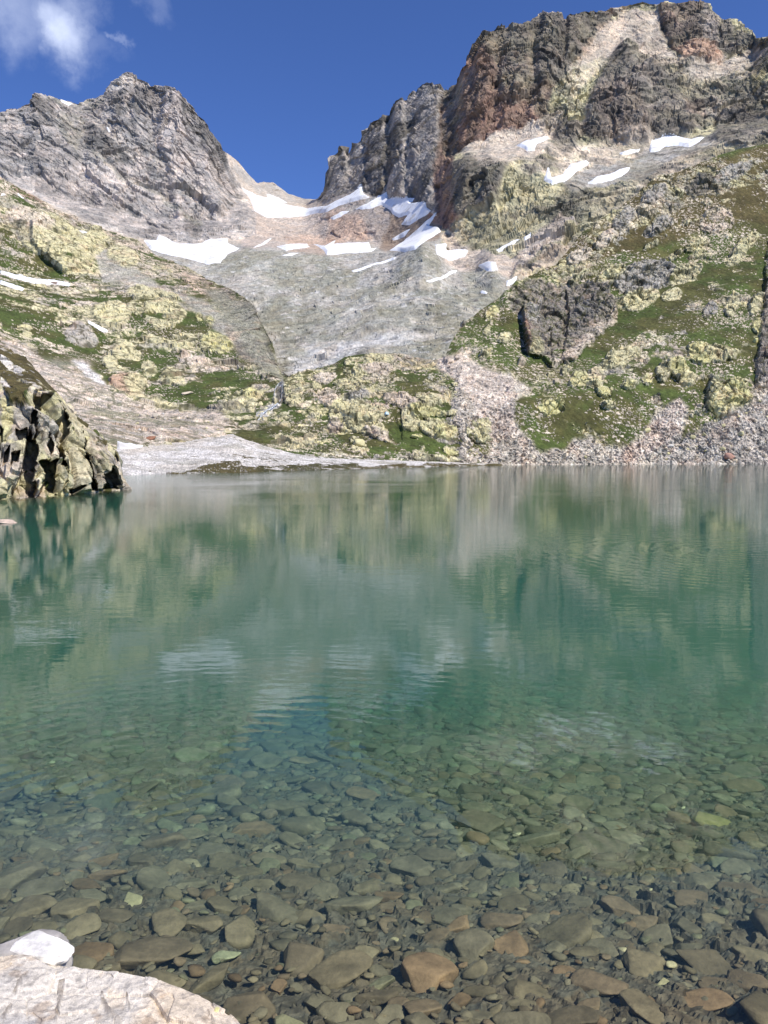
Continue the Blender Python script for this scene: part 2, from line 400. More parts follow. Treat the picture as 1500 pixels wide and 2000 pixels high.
# col and upper basin
A.paint([(433, 280), (470, 318), (500, 352), (530, 352), (560, 375), (625, 385), (640, 395), (620, 470), (480, 480), (440, 460), (470, 440), (470, 400)], 'beige', .8, 5, 8)
A.paint([(460, 320), (500, 350), (545, 362), (600, 385), (620, 398), (560, 398), (520, 385), (480, 360), (450, 330)], 'slab', .7, 4, 6)
A.paint([(470, 400), (620, 415), (720, 400), (760, 420), (740, 480), (470, 490)], 'pinkg', .75, 5, 10)
A.paint([(625, 385), (700, 372), (745, 375), (700, 400), (645, 415), (600, 405)], 'screeb', .8, 4, 5)
A.paint([(700, 395), (770, 395), (810, 420), (790, 470), (750, 490), (710, 440)], 'screeb', .9, 4, 6)
A.paint([(770, 410), (850, 415), (880, 440), (850, 470), (770, 490), (740, 485)], 'brown', .85, 5, 8)
A.paint([(830, 400), (862, 412), (860, 440), (835, 430)], 'red', .8, 3, 5)
A.paint([(640, 410), (700, 415), (715, 450), (720, 470), (640, 475)], 'orange', .55, 6, 10)
A.paint([(560, 460), (660, 460), (660, 500), (560, 500)], 'orange', .45, 6, 10)
# spires
m = A.paint([(620, 395), (620, 300), (770, 120), (880, 130), (872, 190), (862, 300), (850, 420), (800, 395), (745, 390), (700, 368)], 'greyd', 1, 3, 3)
A.spots('dark', 22, .52, .05, 13, (1, 1, .5), m)
A.spots('grey', 30, .54, .06, 14, (1, 1, .5), m)
A.paint([(640, 320), (676, 300), (680, 370), (640, 392), (622, 392)], 'grey', .9, 3, 4)
A.paint([(835, 180), (862, 200), (850, 290), (800, 320), (790, 300), (815, 260)], 'grey', .9, 4, 6)
# right mountain
RM = [(862, 410), (862, 250), (872, 150), (905, -40), (2400, -60), (2400, 600), (1500, 420), (1150, 460), (1050, 540), (1000, 545), (860, 500)]
m = A.paint(RM, 'lichd', 1, 3, 3)
A.spots('beige', 45, .5, .07, 21, m=m, k=.8)
A.spots('lich', 25, .56, .05, 22, m=m, k=.6)
for poly, c, k in [
  ([(905, 130), (928, 75), (945, 55), (1160, 20), (1200, 15), (1190, 60), (1130, 110), (1090, 150), (1060, 230), (1010, 262), (960, 260), (930, 285), (890, 305), (865, 400), (850, 430), (848, 300), (870, 180)], 'darkr', .9),
  ([(1000, 45), (1150, 20), (1195, 30), (1150, 90), (1110, 130), (1080, 160), (1040, 120), (1000, 100)], 'dark', .8),
  ([(905, 125), (925, 95), (950, 100), (960, 150), (930, 150), (900, 150)], 'red', .6),
  ([(885, 250), (960, 215), (1030, 190), (1050, 235), (1010, 262), (950, 270), (900, 300)], 'darkr', .7),
  ([(880, 320), (960, 300), (1000, 320), (975, 390), (930, 420), (880, 430), (862, 400)], 'dark', .95),
  ([(860, 400), (900, 430), (885, 455), (862, 445)], 'red', .8),
  ([(850, 415), (880, 400), (890, 440), (865, 450)], 'red', .8),
  ([(1218, 78), (1250, 100), (1300, 150), (1345, 200), (1370, 260), (1320, 262), (1290, 285), (1230, 285), (1150, 270), (1140, 215), (1170, 150), (1190, 110)], 'violet', .95),
  ([(1218, 78), (1260, 95), (1310, 150), (1330, 180), (1250, 170), (1220, 130), (1180, 150), (1195, 100)], 'dark', .7),
  ([(1285, 10), (1360, 5), (1385, 15), (1403, 38), (1406, 118), (1385, 125), (1330, 118), (1300, 70), (1285, 40)], 'darkr', .9),
  ([(1375, 12), (1400, 30), (1406, 80), (1405, 118), (1385, 95), (1372, 70)], 'screeb', .9),
  ([(1320, 90), (1406, 85), (1408, 122), (1330, 122)], 'orange', .85),
  ([(1404, 36), (1476, 70), (1470, 85), (1425, 105), (1408, 110)], 'dark', .9),
  ([(1240, 15), (1285, 20), (1300, 80), (1320, 120), (1270, 110), (1230, 80), (1190, 110), (1150, 150), (1120, 130), (1170, 60)], 'beige', .9),
  ([(1170, 50), (1235, 25), (1225, 60), (1150, 110), (1120, 120)], 'orange', .4),
  ([(1230, 20), (1262, 20), (1275, 60), (1262, 80), (1235, 50)], 'darkr', .5),
  ([(1120, 130), (1180, 110), (1190, 115), (1165, 155), (1140, 200), (1110, 180)], 'lich', .8),
  ([(1345, 130), (1500, 90), (1500, 110), (1420, 150), (1350, 150)], 'cream', .8),
  ([(1470, 80), (1520, 72), (1600, 100), (1540, 140), (1450, 130)], 'dark', .9),
  ([(1330, 180), (1420, 150), (1500, 160), (1500, 230), (1420, 250), (1340, 250)], 'dark', .6),
  ([(1410, 215), (1500, 195), (1520, 270), (1450, 282), (1390, 270)], 'dark', .95),
  ([(1335, 200), (1375, 195), (1380, 230), (1340, 240)], 'orange', .5),
  ([(1090, 240), (1130, 245), (1130, 290), (1100, 305), (1078, 285)], 'dark', .8),
  ([(950, 260), (1050, 235), (1080, 260), (1060, 300), (980, 310), (900, 300)], 'beige', .8),
  ([(990, 270), (1060, 265), (1070, 280), (1040, 300), (985, 290)], 'pinkg', .6),
  ([(1100, 350), (1160, 325), (1240, 310), (1260, 290), (1370, 268), (1400, 255), (1390, 285), (1320, 310), (1260, 350), (1200, 360), (1120, 375)], 'scree', 1),
  ([(1000, 330), (1100, 370), (1180, 365), (1260, 355), (1230, 395), (1160, 430), (1060, 500), (1000, 540), (900, 490), (880, 440), (950, 400)], 'lichd', .7),
  ([(1010, 370), (1080, 380), (1150, 370), (1160, 400), (1110, 440), (1060, 430), (1000, 410)], 'dark', .5),
  ([(1100, 420), (1130, 430), (1060, 490), (1010, 525), (985, 530), (1030, 470)], 'pinks', .8),
  ([(880, 480), (980, 490), (1010, 510), (990, 560), (930, 550), (870, 510)], 'pinks', .8)]:
    A.paint(poly, c, k, 4, 8)
A.spots('dark', 30, .57, .04, 24, (1, 1, .6), m*smooth(420, 380, A.py), .55)
# the basin of grey scree
BAS = [(240, 470), (400, 512), (480, 485), (560, 492), (640, 497), (760, 494), (800, 486), (825, 473), (852, 485), (880, 520), (910, 530), (945, 520), (1000, 545), (1010, 1000), (300, 1000), (200, 500)]
m = A.paint(BAS, 'scree', 1, 4, 5); m_bas = m
A.spots('screeg', 40, .47, .08, 31, (1, .6, 1), m, .85)
A.spots('grassd', 9, .60, .04, 32, m=m*smooth(540, 600, A.py), k=.35)
for poly, c, k in [
  ([(785, 495), (825, 474), (850, 490), (865, 530), (820, 545), (770, 535)], 'screeg', .9), ([(900, 540), (945, 518), (990, 550), (930, 580)], 'screeg', .8),
  ([(560, 725), (640, 690), (720, 660), (760, 645), (880, 655), (700, 690), (640, 715), (590, 745)], 'gravel', .55),
  ([(590, 660), (680, 665), (660, 700), (610, 720), (560, 735), (575, 690)], 'gravel', .5),
  ([(500, 560), (530, 590), (560, 640), (600, 690), (570, 700), (530, 640)], 'screeg', .8),
  ([(680, 600), (760, 580), (860, 580), (740, 610), (690, 640), (640, 650)], 'gravel', .35)]:
    A.paint(poly, c, k, 9, 12)
mr_ = A.mask(RM, 3, 3)*smooth(440, 400, A.py)
st_ = A.spots('lichd', 13, .53, .05, 241, (1, 1, .45), mr_, .22); A.spots('pinkg', 20, .57, .05, 242, (1, 1, .5), mr_, .2); A.spots('oliv', 34, .52, .08, 243, m=mr_, k=.2)
A.spots('dark', 6, .60, .04, 244, (1, 1, .4), np.maximum(A.mask(LM, 3, 3), mr_)*smooth(560, 800, A.px)+.5*A.mask(LM, 3, 3)*smooth(800, 560, A.px), .6); A.spots('pinkg', 9, .60, .04, 245, (1, 1, .4), A.mask(LM, 3, 3), .5)
for poly, c, k in [([(950, 262), (1050, 238), (1080, 262), (1060, 300), (1000, 325), (930, 320), (905, 302)], 'cream', .55), ([(1240, 15), (1285, 20), (1305, 80), (1325, 122), (1270, 112), (1230, 80), (1190, 112), (1150, 155), (1120, 190), (1100, 180), (1170, 60)], 'cream', .45),
  ([(1345, 128), (1500, 88), (1500, 112), (1420, 152), (1350, 155)], 'cream', .5), ([(885, 250), (960, 212), (1030, 188), (1050, 232), (1005, 255), (950, 262), (895, 298)], 'red', .55), ([(903, 135), (930, 90), (965, 110), (975, 200), (930, 240), (900, 230)], 'red', .45), ([(858, 300), (885, 300), (880, 420), (860, 450), (848, 410)], 'red', .5),
  ([(1000, 328), (1095, 345), (1100, 375), (1030, 400), (960, 410), (985, 350)], 'lich', .4), ([(1230, 262), (1350, 262), (1290, 290), (1160, 322), (1100, 345), (1085, 320), (1150, 280)], 'cream', .4), ([(1320, 88), (1406, 85), (1408, 122), (1330, 122)], 'orange', .6), ([(1160, 170), (1250, 180), (1270, 280), (1160, 275)], 'darkr', .35)]:
    A.paint(poly, c, k, 6, 12)
gm_ = LMm[:, None]; A.col = A.col*(1-gm_*.45)+A.col.mean(1)[:, None]*np.array([1.0, .985, .95])*gm_*.45
run_ = np.stack([A.p[:, 0], A.p[:, 1]*.3, A.p[:, 2]*.3], -1)
q_ = smooth(.5, .62, fbm(run_, 16, 5, 261))*m_bas; A.col = A.col*(1-.24*q_[:, None])+PAL['gravel']*.24*q_[:, None]
q_ = smooth(.55, .63, fbm(run_, 11, 5, 263))*m_bas; A.col = A.col*(1-.3*q_[:, None])+PAL['oliv']*.3*q_[:, None]
_, r_, e_ = facet(A.p, 5.5, 265); q_ = ((r_ > .9) & (e_ > .25))*m_bas*.6; A.col = A.col*(1-q_[:, None])+PAL['greyd']*q_[:, None]
_, r_, e_ = facet(A.p, 4.5, 267); q_ = ((r_ > .88) & (e_ > .25))*m_bas*.6; A.col = A.col*(1-q_[:, None])+PAL['gravel']*q_[:, None]
rockm = np.maximum(A.mask(LM, 4, 4), A.mask(RM, 4, 4)); rockm = np.maximum(rockm, A.mask([(620, 400), (620, 280), (770, 120), (880, 130), (872, 190), (862, 300), (855, 425), (800, 395), (745, 390), (700, 368)], 3, 3))
basm = A.mask(BAS, 4, 5)
upper = A.mask([(470, 400), (640, 420), (720, 430), (740, 480), (470, 490)], 6, 8)
A.amp = np.maximum(rockm, .35*upper)*(1-basm)
for poly, v in [([(1090, 350), (1160, 325), (1240, 310), (1260, 290), (1370, 268), (1400, 255), (1390, 285), (1320, 310), (1260, 350), (1200, 360), (1120, 375)], .08),
                ([(950, 262), (1050, 245), (1080, 265), (1060, 300), (980, 310), (900, 300)], .3), ([(1240, 15), (1285, 20), (1300, 80), (1320, 120), (1270, 110), (1230, 80), (1190, 110), (1150, 150), (1120, 130), (1170, 60)], .35),
                ([(880, 480), (980, 490), (1010, 510), (990, 560), (930, 550), (870, 510)], .25), ([(1345, 130), (1500, 90), (1500, 110), (1420, 150), (1350, 150)], .3)]:
    A.field('amp', poly, v)
A.relk = .34
# buttresses and gullies (metres towards the viewer)
for poly, v, sf in [
  ([(1218, 82), (1300, 155), (1345, 205), (1365, 262), (1230, 285), (1150, 270), (1145, 215), (1180, 130)], 34, 14),
  ([(1225, 90), (1262, 170), (1270, 285), (1225, 285), (1200, 170)], 16, 10),
  ([(1090, 240), (1130, 245), (1130, 290), (1100, 305), (1078, 285)], 22, 7),
  ([(1285, 10), (1385, 10), (1406, 40), (1406, 118), (1330, 118)], 18, 5),
  ([(1410, 215), (1500, 195), (1560, 270), (1450, 282), (1390, 270)], 30, 6),
  ([(905, 130), (945, 70), (965, 75), (960, 200), (930, 300), (880, 420), (860, 400)], 26, 12),
  ([(1000, 60), (1040, 50), (1030, 180), (985, 240), (975, 150)], 22, 9), ([(1065, 30), (1098, 30), (1090, 120), (1055, 190), (1045, 110)], 22, 8),
  ([(1110, 30), (1160, 25), (1130, 90), (1100, 130)], 20, 7), ([(1240, 60), (1262, 60), (1270, 90), (1250, 90)], 10, 5),
  ([(880, 320), (960, 300), (990, 330), (965, 395), (900, 430), (880, 430)], 26, 8),
  ([(640, 320), (674, 296), (680, 360), (650, 390), (625, 390)], 22, 5), ([(690, 285), (706, 280), (715, 370), (690, 365)], 14, 4), ([(720, 250), (750, 230), (752, 380), (722, 372)], 18, 6),
  ([(768, 205), (790, 200), (795, 385), (762, 385)], 20, 6), ([(816, 175), (860, 168), (855, 300), (842, 400), (812, 395), (806, 260)], 22, 7),
  ([(325, 180), (346, 185), (362, 290), (372, 400), (350, 440), (320, 300), (305, 260)], 22, 8), ([(217, 178), (245, 170), (250, 260), (222, 260)], 14, 8),
  ([(65, 190), (110, 200), (150, 280), (140, 380), (70, 340), (50, 250)], 20, 14), ([(180, 240), (225, 265), (240, 400), (200, 430), (170, 330)], 18, 10),
  ([(260, 190), (290, 180), (290, 300), (262, 290)], 12, 7), ([(395, 240), (430, 290), (450, 380), (420, 440), (400, 340)], 18, 8),
  ([(785, 500), (824, 474), (850, 492), (870, 535), (820, 560), (760, 545)], 14, 14), ([(895, 545), (945, 517), (990, 552), (930, 590)], 12, 12)]:
    A.relief(poly, v, sf, 5)
for poly, lab in [
  ([(470, 366), (500, 380), (530, 390), (560, 399), (600, 408), (640, 402), (665, 391), (690, 376), (706, 362), (709, 377), (722, 384), (700, 390), (668, 402), (640, 413), (600, 420), (560, 424), (520, 425), (497, 412), (488, 390)], 'long curved snow field just below the sky gap between the peaks'),
  ([(520, 378), (545, 387), (562, 396), (535, 393), (522, 386)], 'short snow strip high on the left side of the gap, above the curved snow field'),
  ([(645, 425), (665, 414), (682, 409), (665, 422), (650, 428)], 'small snow sliver on brown scree left of the big right-hand snow field'),
  ([(693, 407), (715, 398), (740, 385), (756, 376), (757, 390), (790, 388), (808, 385), (800, 398), (832, 395), (835, 406), (842, 412), (800, 440), (783, 438), (797, 420), (780, 426), (768, 420), (762, 410), (745, 402), (725, 406), (708, 408)], 'ragged bright snow field under the spires right of the gap'),
  ([(852, 414), (830, 432), (800, 462), (770, 482), (760, 488), (790, 490), (812, 486), (838, 466), (860, 452), (855, 444), (835, 440)], 'wedge of snow below the dark rock wall, right above the cone of scree'),
  ([(765, 466), (792, 450), (802, 446), (790, 462), (768, 470)], 'thin snow streak down the brown scree between two snow wedges'),
  ([(280, 468), (305, 470), (312, 460), (335, 470), (350, 476), (395, 476), (412, 466), (445, 467), (445, 475), (466, 484), (445, 496), (430, 512), (405, 515), (370, 506), (330, 498), (295, 488)], 'big snow field at the foot of the left grey rock face'),
  ([(493, 484), (510, 476), (530, 464), (520, 476), (505, 482)], 'small snow tongue just right of the big left snow field'),
  ([(540, 482), (570, 477), (600, 476), (605, 483), (575, 487), (560, 490)], 'flat snow patch in the middle of the upper basin rim'),
  ([(612, 477), (635, 482), (655, 468), (650, 478), (690, 475), (720, 474), (724, 486), (735, 484), (725, 492), (690, 494), (640, 497), (630, 487)], 'wide snow patch on the basin rim below pinkish slabs'),
  ([(550, 497), (575, 494), (585, 493), (570, 499)], 'tiny snow scrap on the basin rim, lowest in the middle'),
  ([(685, 529), (720, 518), (755, 508), (774, 502), (770, 508), (740, 516), (705, 528), (688, 531)], 'thin snow line crossing the grey scree left of the cone'),
  ([(850, 478), (872, 475), (873, 490), (895, 488), (915, 488), (908, 498), (880, 508), (853, 497)], 'snow patch at the foot of lichened cliffs right of the scree cone'),
  ([(832, 549), (860, 540), (895, 526), (890, 534), (865, 544), (840, 550)], 'slanting snow streak above the second, lower scree cone'),
  ([(932, 518), (955, 510), (968, 512), (972, 528), (955, 530), (940, 524)], 'small square snow patch behind the lower scree cone'),
  ([(991, 546), (1010, 542), (1005, 550), (992, 554)], 'tiny snow patch next to the green right slope edge'),
  ([(937, 567), (950, 566), (948, 571), (938, 571)], 'tiny snow dot on the side of the lower scree cone'),
  ([(970, 486), (1000, 472), (1015, 468), (1005, 478), (980, 486)], 'narrow snow strip under lichened cliffs in the middle right'),
  ([(1022, 466), (1037, 456), (1035, 464), (1026, 472)], 'short upright snow streak in a gully middle right'),
  ([(1008, 285), (1030, 274), (1070, 265), (1072, 270), (1048, 282), (1044, 294), (1030, 294), (1025, 290)], 'small forked snow patch on the high beige ledge'),
  ([(1062, 348), (1070, 328), (1078, 345), (1100, 340), (1115, 320), (1145, 315), (1152, 320), (1125, 336), (1105, 352), (1080, 358), (1070, 352)], 'hook-shaped snow patch on the right mountain ledge'),
  ([(1148, 356), (1165, 345), (1200, 336), (1230, 325), (1225, 335), (1212, 346), (1180, 354), (1160, 359)], 'snow strip on grey scree beside the hook-shaped patch'),
  ([(1210, 298), (1225, 294), (1250, 291), (1245, 297), (1215, 302)], 'thin snow line on the ledge left of the highest snow patch'),
  ([(1267, 292), (1275, 278), (1300, 266), (1325, 268), (1350, 272), (1376, 267), (1365, 278), (1345, 288), (1325, 285), (1300, 288), (1285, 296), (1270, 297)], 'highest snow patch on the right mountain under dark cliffs'),
  ([(115, 192), (125, 195), (142, 201), (132, 203), (120, 198)], 'little snow cap on the left ridge line'),
  ([(206, 246), (210, 247), (216, 257), (212, 257)], 'tiny snow fleck in a gully of the left peak')]:
    A.snow(poly, lab)
def hb_(P, L):
    h, r, _ = facet(P, 9, 157, 1.0); return (np.abs(h)*(r > .7)+.3*h)*L.att(7)
def dispA(L):
    P = L.p
    W = warp(P, 60, 17, 5)
    left = smooth(640, 600, L.px)
    D1 = diag(W, 48, 2.6); V1 = vert(W, 1.9); D2 = diag(W, -38, 2.4); rw = smooth(640, 900, L.px)*.5
    def both(size, seed):
        a, _, e1 = facet(D1, size, seed, 1.1); b, _, e2 = facet(V1, size, seed+7, 1.1)
        c, _, e3_ = facet(D2, size, seed+17, 1.2)
        wl = left*.6+.12; wr = rw; wb = 1-wl-wr
        return a*wl+b*wb+c*wr, e1*wl+e2*wb+e3_*wr
    h1, _ = both(46, 101); h2, _ = both(19, 111); h3, e3 = both(8.5, 121); h4, e4 = both(3.9, 131)
    d = 8.5*h1+6.2*h2+3.5*h3*L.att(8.5)+1.7*h4*L.att(3.9)-.9*np.exp(-(e3/.08)**2)
    L.e = e3
    small, _, _ = facet(P, 3.2, 141, 1.0)
    run = np.stack([P[:, 0], P[:, 1]*.35, P[:, 2]*.35], -1); rg = 1-np.abs(fbm(run, 34, 4, 153)-.5)*4; soft = (fbm(P, 50, 4, 151)-.5)*16-rg*3.2+2.6*hb_(P, L)+small*.75*L.att(3.2)
    fine = smooth(650, 450, P[:, 1])
    nr = L.amp
    # rough scree slopes lie on the near basin: smaller stones
    d = d*(1-.22*left)
    return nr*d*1.0+(1-nr)*soft*(.55+.45*fine)
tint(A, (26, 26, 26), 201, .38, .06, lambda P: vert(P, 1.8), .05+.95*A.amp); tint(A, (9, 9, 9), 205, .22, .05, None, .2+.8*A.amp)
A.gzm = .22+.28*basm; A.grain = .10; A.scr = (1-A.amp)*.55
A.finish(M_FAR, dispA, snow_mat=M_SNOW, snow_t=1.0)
# ================================================================== 2. slopes round the lake
def slope_disp(big=9., mid=3.6, small=1.4, a=1.0, raise_=.45, stones=.35, an=40, seed=300):
    def f(L):
        P = L.p; W = warp(P, big*1.5, big*.6, seed)
        D = diag(W, an, 1.7)
        h1, _, _ = facet(vert(W, 1.3), big, seed+1, 1.1); h2, _, e2 = facet(D, mid, seed+2, 1.1); h3, _, e3 = facet(vert(W, 1.4), small, seed+3, 1.1)
        rock = (1.6*h1*big/9+.9*h2*mid/3.6*L.att(mid)+.42*h3*small/1.4*L.att(small))*a+raise_*(.35+.65*L.att(mid))-.75*L.att(mid)*np.exp(-(e2/.1)**2)-.4*L.att(small)*np.exp(-(e3/.1)**2)
        hs, rs, es = facet(P, small*.55, seed+8, .9)
        st = L.stn*.28*L.att(small*.5)
        turf = (fbm(P, big*2, 5, seed+4)-.5)*1.6*a+(fbm(P, small, 3, seed+5)-.5)*.35
        hb, _, _ = facet(P, small*1.5, seed+11, 1.0); talus = turf+stones*(.8*hs*small*.55*L.att(small*.55)+.55*hb*L.att(small*1.5))
        g = L.g0
        return np.where(L.scr > 0, 0, 1)*((1-g)*rock*L.amp+g*(turf+st))*(1-L.scr)+L.scr*talus+(1-L.scr)*(L.scr > 0)*((1-g)*rock*L.amp+g*(turf+st))
    return f
def turf(L, size, seed, aniso=None, speck=.25, ssz=1.0, speckc='cream', joints=0, an=35):
    g, n = covmask(L, size, seed, aniso)
    # turf fills joints between outcrop blocks; its colour also paints in crevice shade
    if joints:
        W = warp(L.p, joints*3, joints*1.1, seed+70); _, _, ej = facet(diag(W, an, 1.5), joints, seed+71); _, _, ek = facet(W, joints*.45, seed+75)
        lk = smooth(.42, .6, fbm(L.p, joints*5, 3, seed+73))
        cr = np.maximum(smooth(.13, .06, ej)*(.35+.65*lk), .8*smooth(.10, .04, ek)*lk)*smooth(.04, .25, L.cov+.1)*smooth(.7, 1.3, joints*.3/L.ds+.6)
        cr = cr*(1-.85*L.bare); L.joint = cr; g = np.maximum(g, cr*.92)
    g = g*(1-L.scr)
    if joints:   # crevice shade and moss painted dark along fractures; lichen streaks, iron stains on blocks
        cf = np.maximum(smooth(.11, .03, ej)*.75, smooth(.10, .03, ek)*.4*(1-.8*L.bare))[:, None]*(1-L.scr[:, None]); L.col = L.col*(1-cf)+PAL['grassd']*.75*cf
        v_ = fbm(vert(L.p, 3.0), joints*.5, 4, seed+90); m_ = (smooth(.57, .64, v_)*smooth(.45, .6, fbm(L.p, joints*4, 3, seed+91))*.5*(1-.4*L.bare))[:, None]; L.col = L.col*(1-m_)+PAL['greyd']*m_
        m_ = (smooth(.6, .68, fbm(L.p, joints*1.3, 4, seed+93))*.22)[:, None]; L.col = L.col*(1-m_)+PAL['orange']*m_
    wp = warp(L.p, ssz*4, ssz*1.5, seed+80)
    _, r, e = facet(wp, (ssz*1.7, ssz*1.5, ssz), seed+40); _, r2, e2 = facet(wp, ssz*.62, seed+44); cl = fbm(L.p, size*1.1, 4, seed+41)
    dens = smooth(.40, .66, cl)
    stn = np.maximum(((r < speck*.7*dens) & (e > .22)), ((r2 < speck*.9*dens**1.3+.02) & (e2 > .2))).astype(float)
    L.gm = g*(1-stn); L.g0 = blur(L, g, 3); L.stn = blur(L, stn, 1)*g
    t1 = fbm(L.p, size*.5, 4, seed+50); t2 = fbm(L.p, ssz*1.3, 3, seed+53); tone = (.55+.9*t1)*(.62+.76*t2)
    yel = smooth(.46, .62, fbm(L.p, size*1.0, 4, seed+51))[:, None]; dk = smooth(.56, .64, fbm(L.p, size*.3, 4, seed+57))[:, None]
    gc = L.gcol*(1-yel*.6)+PAL['moss']*yel*.6; gc = gc*(1-.45*dk)+PAL['grassd']*.45*dk
    L.col = L.col*(1-L.gm[:, None])+gc*tone[:, None]*1.05*L.gm[:, None]
    s_ = (stn*g)[:, None]; L.col = L.col*(1-s_)+PAL[speckc]*(.62+.5*r2[:, None])*s_

# ---- right slope
BT = [(840, 720, 268), (868, 700, 250), (880, 672, 255), (900, 636, 268), (940, 604, 285), (976, 580, 300), (985, 570, 300), (996, 562, 305), (1008, 548, 310), (1020, 548, 315), (1050, 530, 322), (1084, 517, 330), (1106, 494, 338), (1127, 466, 345), (1153, 439, 352), (1197, 413, 365),
      (1240, 382, 375), (1262, 362, 380), (1283, 343, 385), (1327, 335, 392), (1370, 317, 400), (1413, 300, 408), (1457, 289, 415), (1500, 281, 420), (1560, 262, 425), (1800, 230, 440), (2400, 300, 420)]
BM1 = [(840, 790, 246), (868, 760, 232), (900, 730, 235), (1000, 680, 262), (1040, 690, 266), (1100, 660, 282), (1200, 620, 300), (1300, 560, 322), (1400, 510, 340), (1500, 470, 352), (1800, 420, 370), (2400, 450, 380)]
BM2 = [(840, 850, 222), (868, 830, 206), (900, 815, 205), (1000, 790, 218), (1100, 780, 225), (1200, 770, 232), (1300, 765, 238), (1400, 750, 245), (1500, 735, 252), (1800, 700, 270), (2400, 680, 270)]
BF = ('z', [(840, 216, -2), (868, 196, -.3), (900, 188, .1), (1000, 200, 0), (1100, 207, 0), (1200, 214, 0), (1500, 222, 0), (1800, 200, 0), (2400, 120, 0)])
BU = ('z', [(840, 205, -8), (900, 180, -7), (1500, 205, -8), (2400, 95, -8)])
bb = ('z', [(x, Y+70, float(zof(y, Y))-35) for x, y, Y in BT])
B = Land('hillside', [bb, BT, BM1, BM2, BF, BU], 840, 1530, 1.15, None, 2400, sm=4, side=90)
B.col[:] = PAL['lich']; B.spots('cream', 14, .5, .06, 41, k=.7); B.spots('slab', 18, .55, .06, 42, k=.7); B.spots('lichd', 6, .56, .05, 43, k=.6)
B.cov[:] = .50
G = B.grass
G([(1127, 466), (1283, 343), (1500, 281), (1800, 260), (1800, 420), (1500, 440), (1400, 430), (1320, 470), (1250, 480), (1200, 500), (1120, 520), (1080, 540), (1050, 520)], .42, g='moss')
G([(1120, 540), (1250, 455), (1400, 400), (1500, 370), (1500, 600), (1440, 640), (1330, 640), (1240, 620), (1290, 560), (1330, 520), (1220, 540), (1150, 560)], .72)
G([(1180, 480), (1300, 420), (1380, 400), (1400, 430), (1320, 460), (1240, 490), (1170, 520)], .78)
G([(1060, 740), (1200, 640), (1300, 560), (1380, 520), (1420, 560), (1300, 650), (1220, 700), (1130, 770), (1080, 790)], .84)
G([(900, 640), (980, 570), (1010, 600), (1025, 690), (1100, 720), (1040, 730), (960, 700), (900, 720), (885, 690)], .72)
G([(960, 600), (1000, 600), (1020, 700), (1100, 720), (1120, 740), (1000, 725), (970, 690)], .93)
G([(1010, 790), (1060, 750), (1200, 720), (1330, 760), (1390, 750), (1400, 810), (1340, 860), (1290, 880), (1230, 860), (1150, 840), (1100, 870), (1060, 880), (1020, 850), (1005, 820)], .90)
G([(1200, 740), (1290, 700), (1330, 760), (1260, 780)], .92)
G([(1330, 590), (1480, 500), (1500, 560), (1480, 740), (1420, 730), (1400, 660)], .66)
G([(1290, 620), (1380, 660), (1350, 700), (1270, 690), (1220, 680)], .3)
for x, y, rx, ry, a, c in [(1260, 540, 62, 30, -14, 'slab'), (1340, 535, 40, 16, -25, 'lich'), (1250, 585, 38, 20, -18, 'lich'), (1310, 575, 22, 12, -20, 'lich'), (1130, 545, 22, 9, -40, 'lich'), (1195, 540, 36, 16, -30, 'lich'),
  (1120, 690, 24, 10, -25, 'lich'), (1215, 695, 42, 18, -25, 'lich'), (1180, 715, 30, 12, -35, 'lich'), (1370, 690, 22, 26, -60, 'yel'), (1325, 720, 22, 22, -20, 'yel'), (1295, 730, 14, 18, 0, 'lich'), (1340, 740, 16, 13, 0, 'lich'), (1400, 690, 18, 22, -60, 'lich'), (1425, 690, 12, 18, -40, 'lich'), (1265, 742, 14, 10, 20, 'yel'),
  (1077, 793, 27, 15, -5, 'yel'), (1182, 765, 18, 10, 5, 'yel'), (1170, 745, 12, 7, 10, 'lich'), (1228, 752, 14, 9, -10, 'yel'), (1160, 750, 18, 12, 0, 'lich'), (1190, 790, 14, 8, 10, 'lich'), (1105, 723, 16, 10, -60, 'lich'), (1130, 745, 20, 14, -30, 'yel'), (1158, 748, 12, 8, 30, 'lich'),
  (1425, 780, 44, 32, -10, 'yel'), (1395, 770, 18, 26, 10, 'lich'), (1440, 750, 20, 12, 0, 'yel'), (1415, 805, 25, 12, -20, 'lich'), (1460, 475, 34, 14, -40, 'lich'), (1400, 430, 36, 26, -25, 'beige'), (1360, 480, 26, 12, -20, 'lich'), (1440, 500, 26, 10, -40, 'lich'), (1480, 640, 12, 14, 0, 'yel'), (1475, 600, 10, 16, 10, 'lich'),
  (1480, 585, 14, 7, -30, 'lich'), (1350, 430, 18, 7, -20, 'lich'), (1320, 500, 14, 9, -30, 'lich'), (1270, 480, 18, 6, -35, 'lich'), (1180, 470, 26, 12, -35, 'cream'), (1130, 500, 26, 13, -35, 'cream'), (1220, 430, 30, 14, -38, 'slab'), (1290, 440, 34, 14, -30, 'slab'), (1280, 380, 30, 14, -35, 'slab'), (1370, 360, 34, 16, -28, 'dark'), (1430, 340, 44, 14, -25, 'slab'),
  (1390, 610, 20, 14, -30, 'slab'), (1430, 600, 14, 22, 10, 'lich'), (955, 640, 16, 8, -50, 'lich'), (985, 660, 14, 12, -50, 'lich'), (950, 690, 16, 8, -20, 'lich'), (1020, 707, 12, 9, -60, 'beige'), (960, 610, 18, 12, -45, 'yel'), (1005, 760, 16, 7, 0, 'lich')]:
    e = ell(x, y, rx, ry, a); G(e, .02, 4, 9); B.paint(e, c, .85, 4, 8); B.relief(e, 1.7, 3.5, 4); B.field('bare', e, 1, 3, 4)
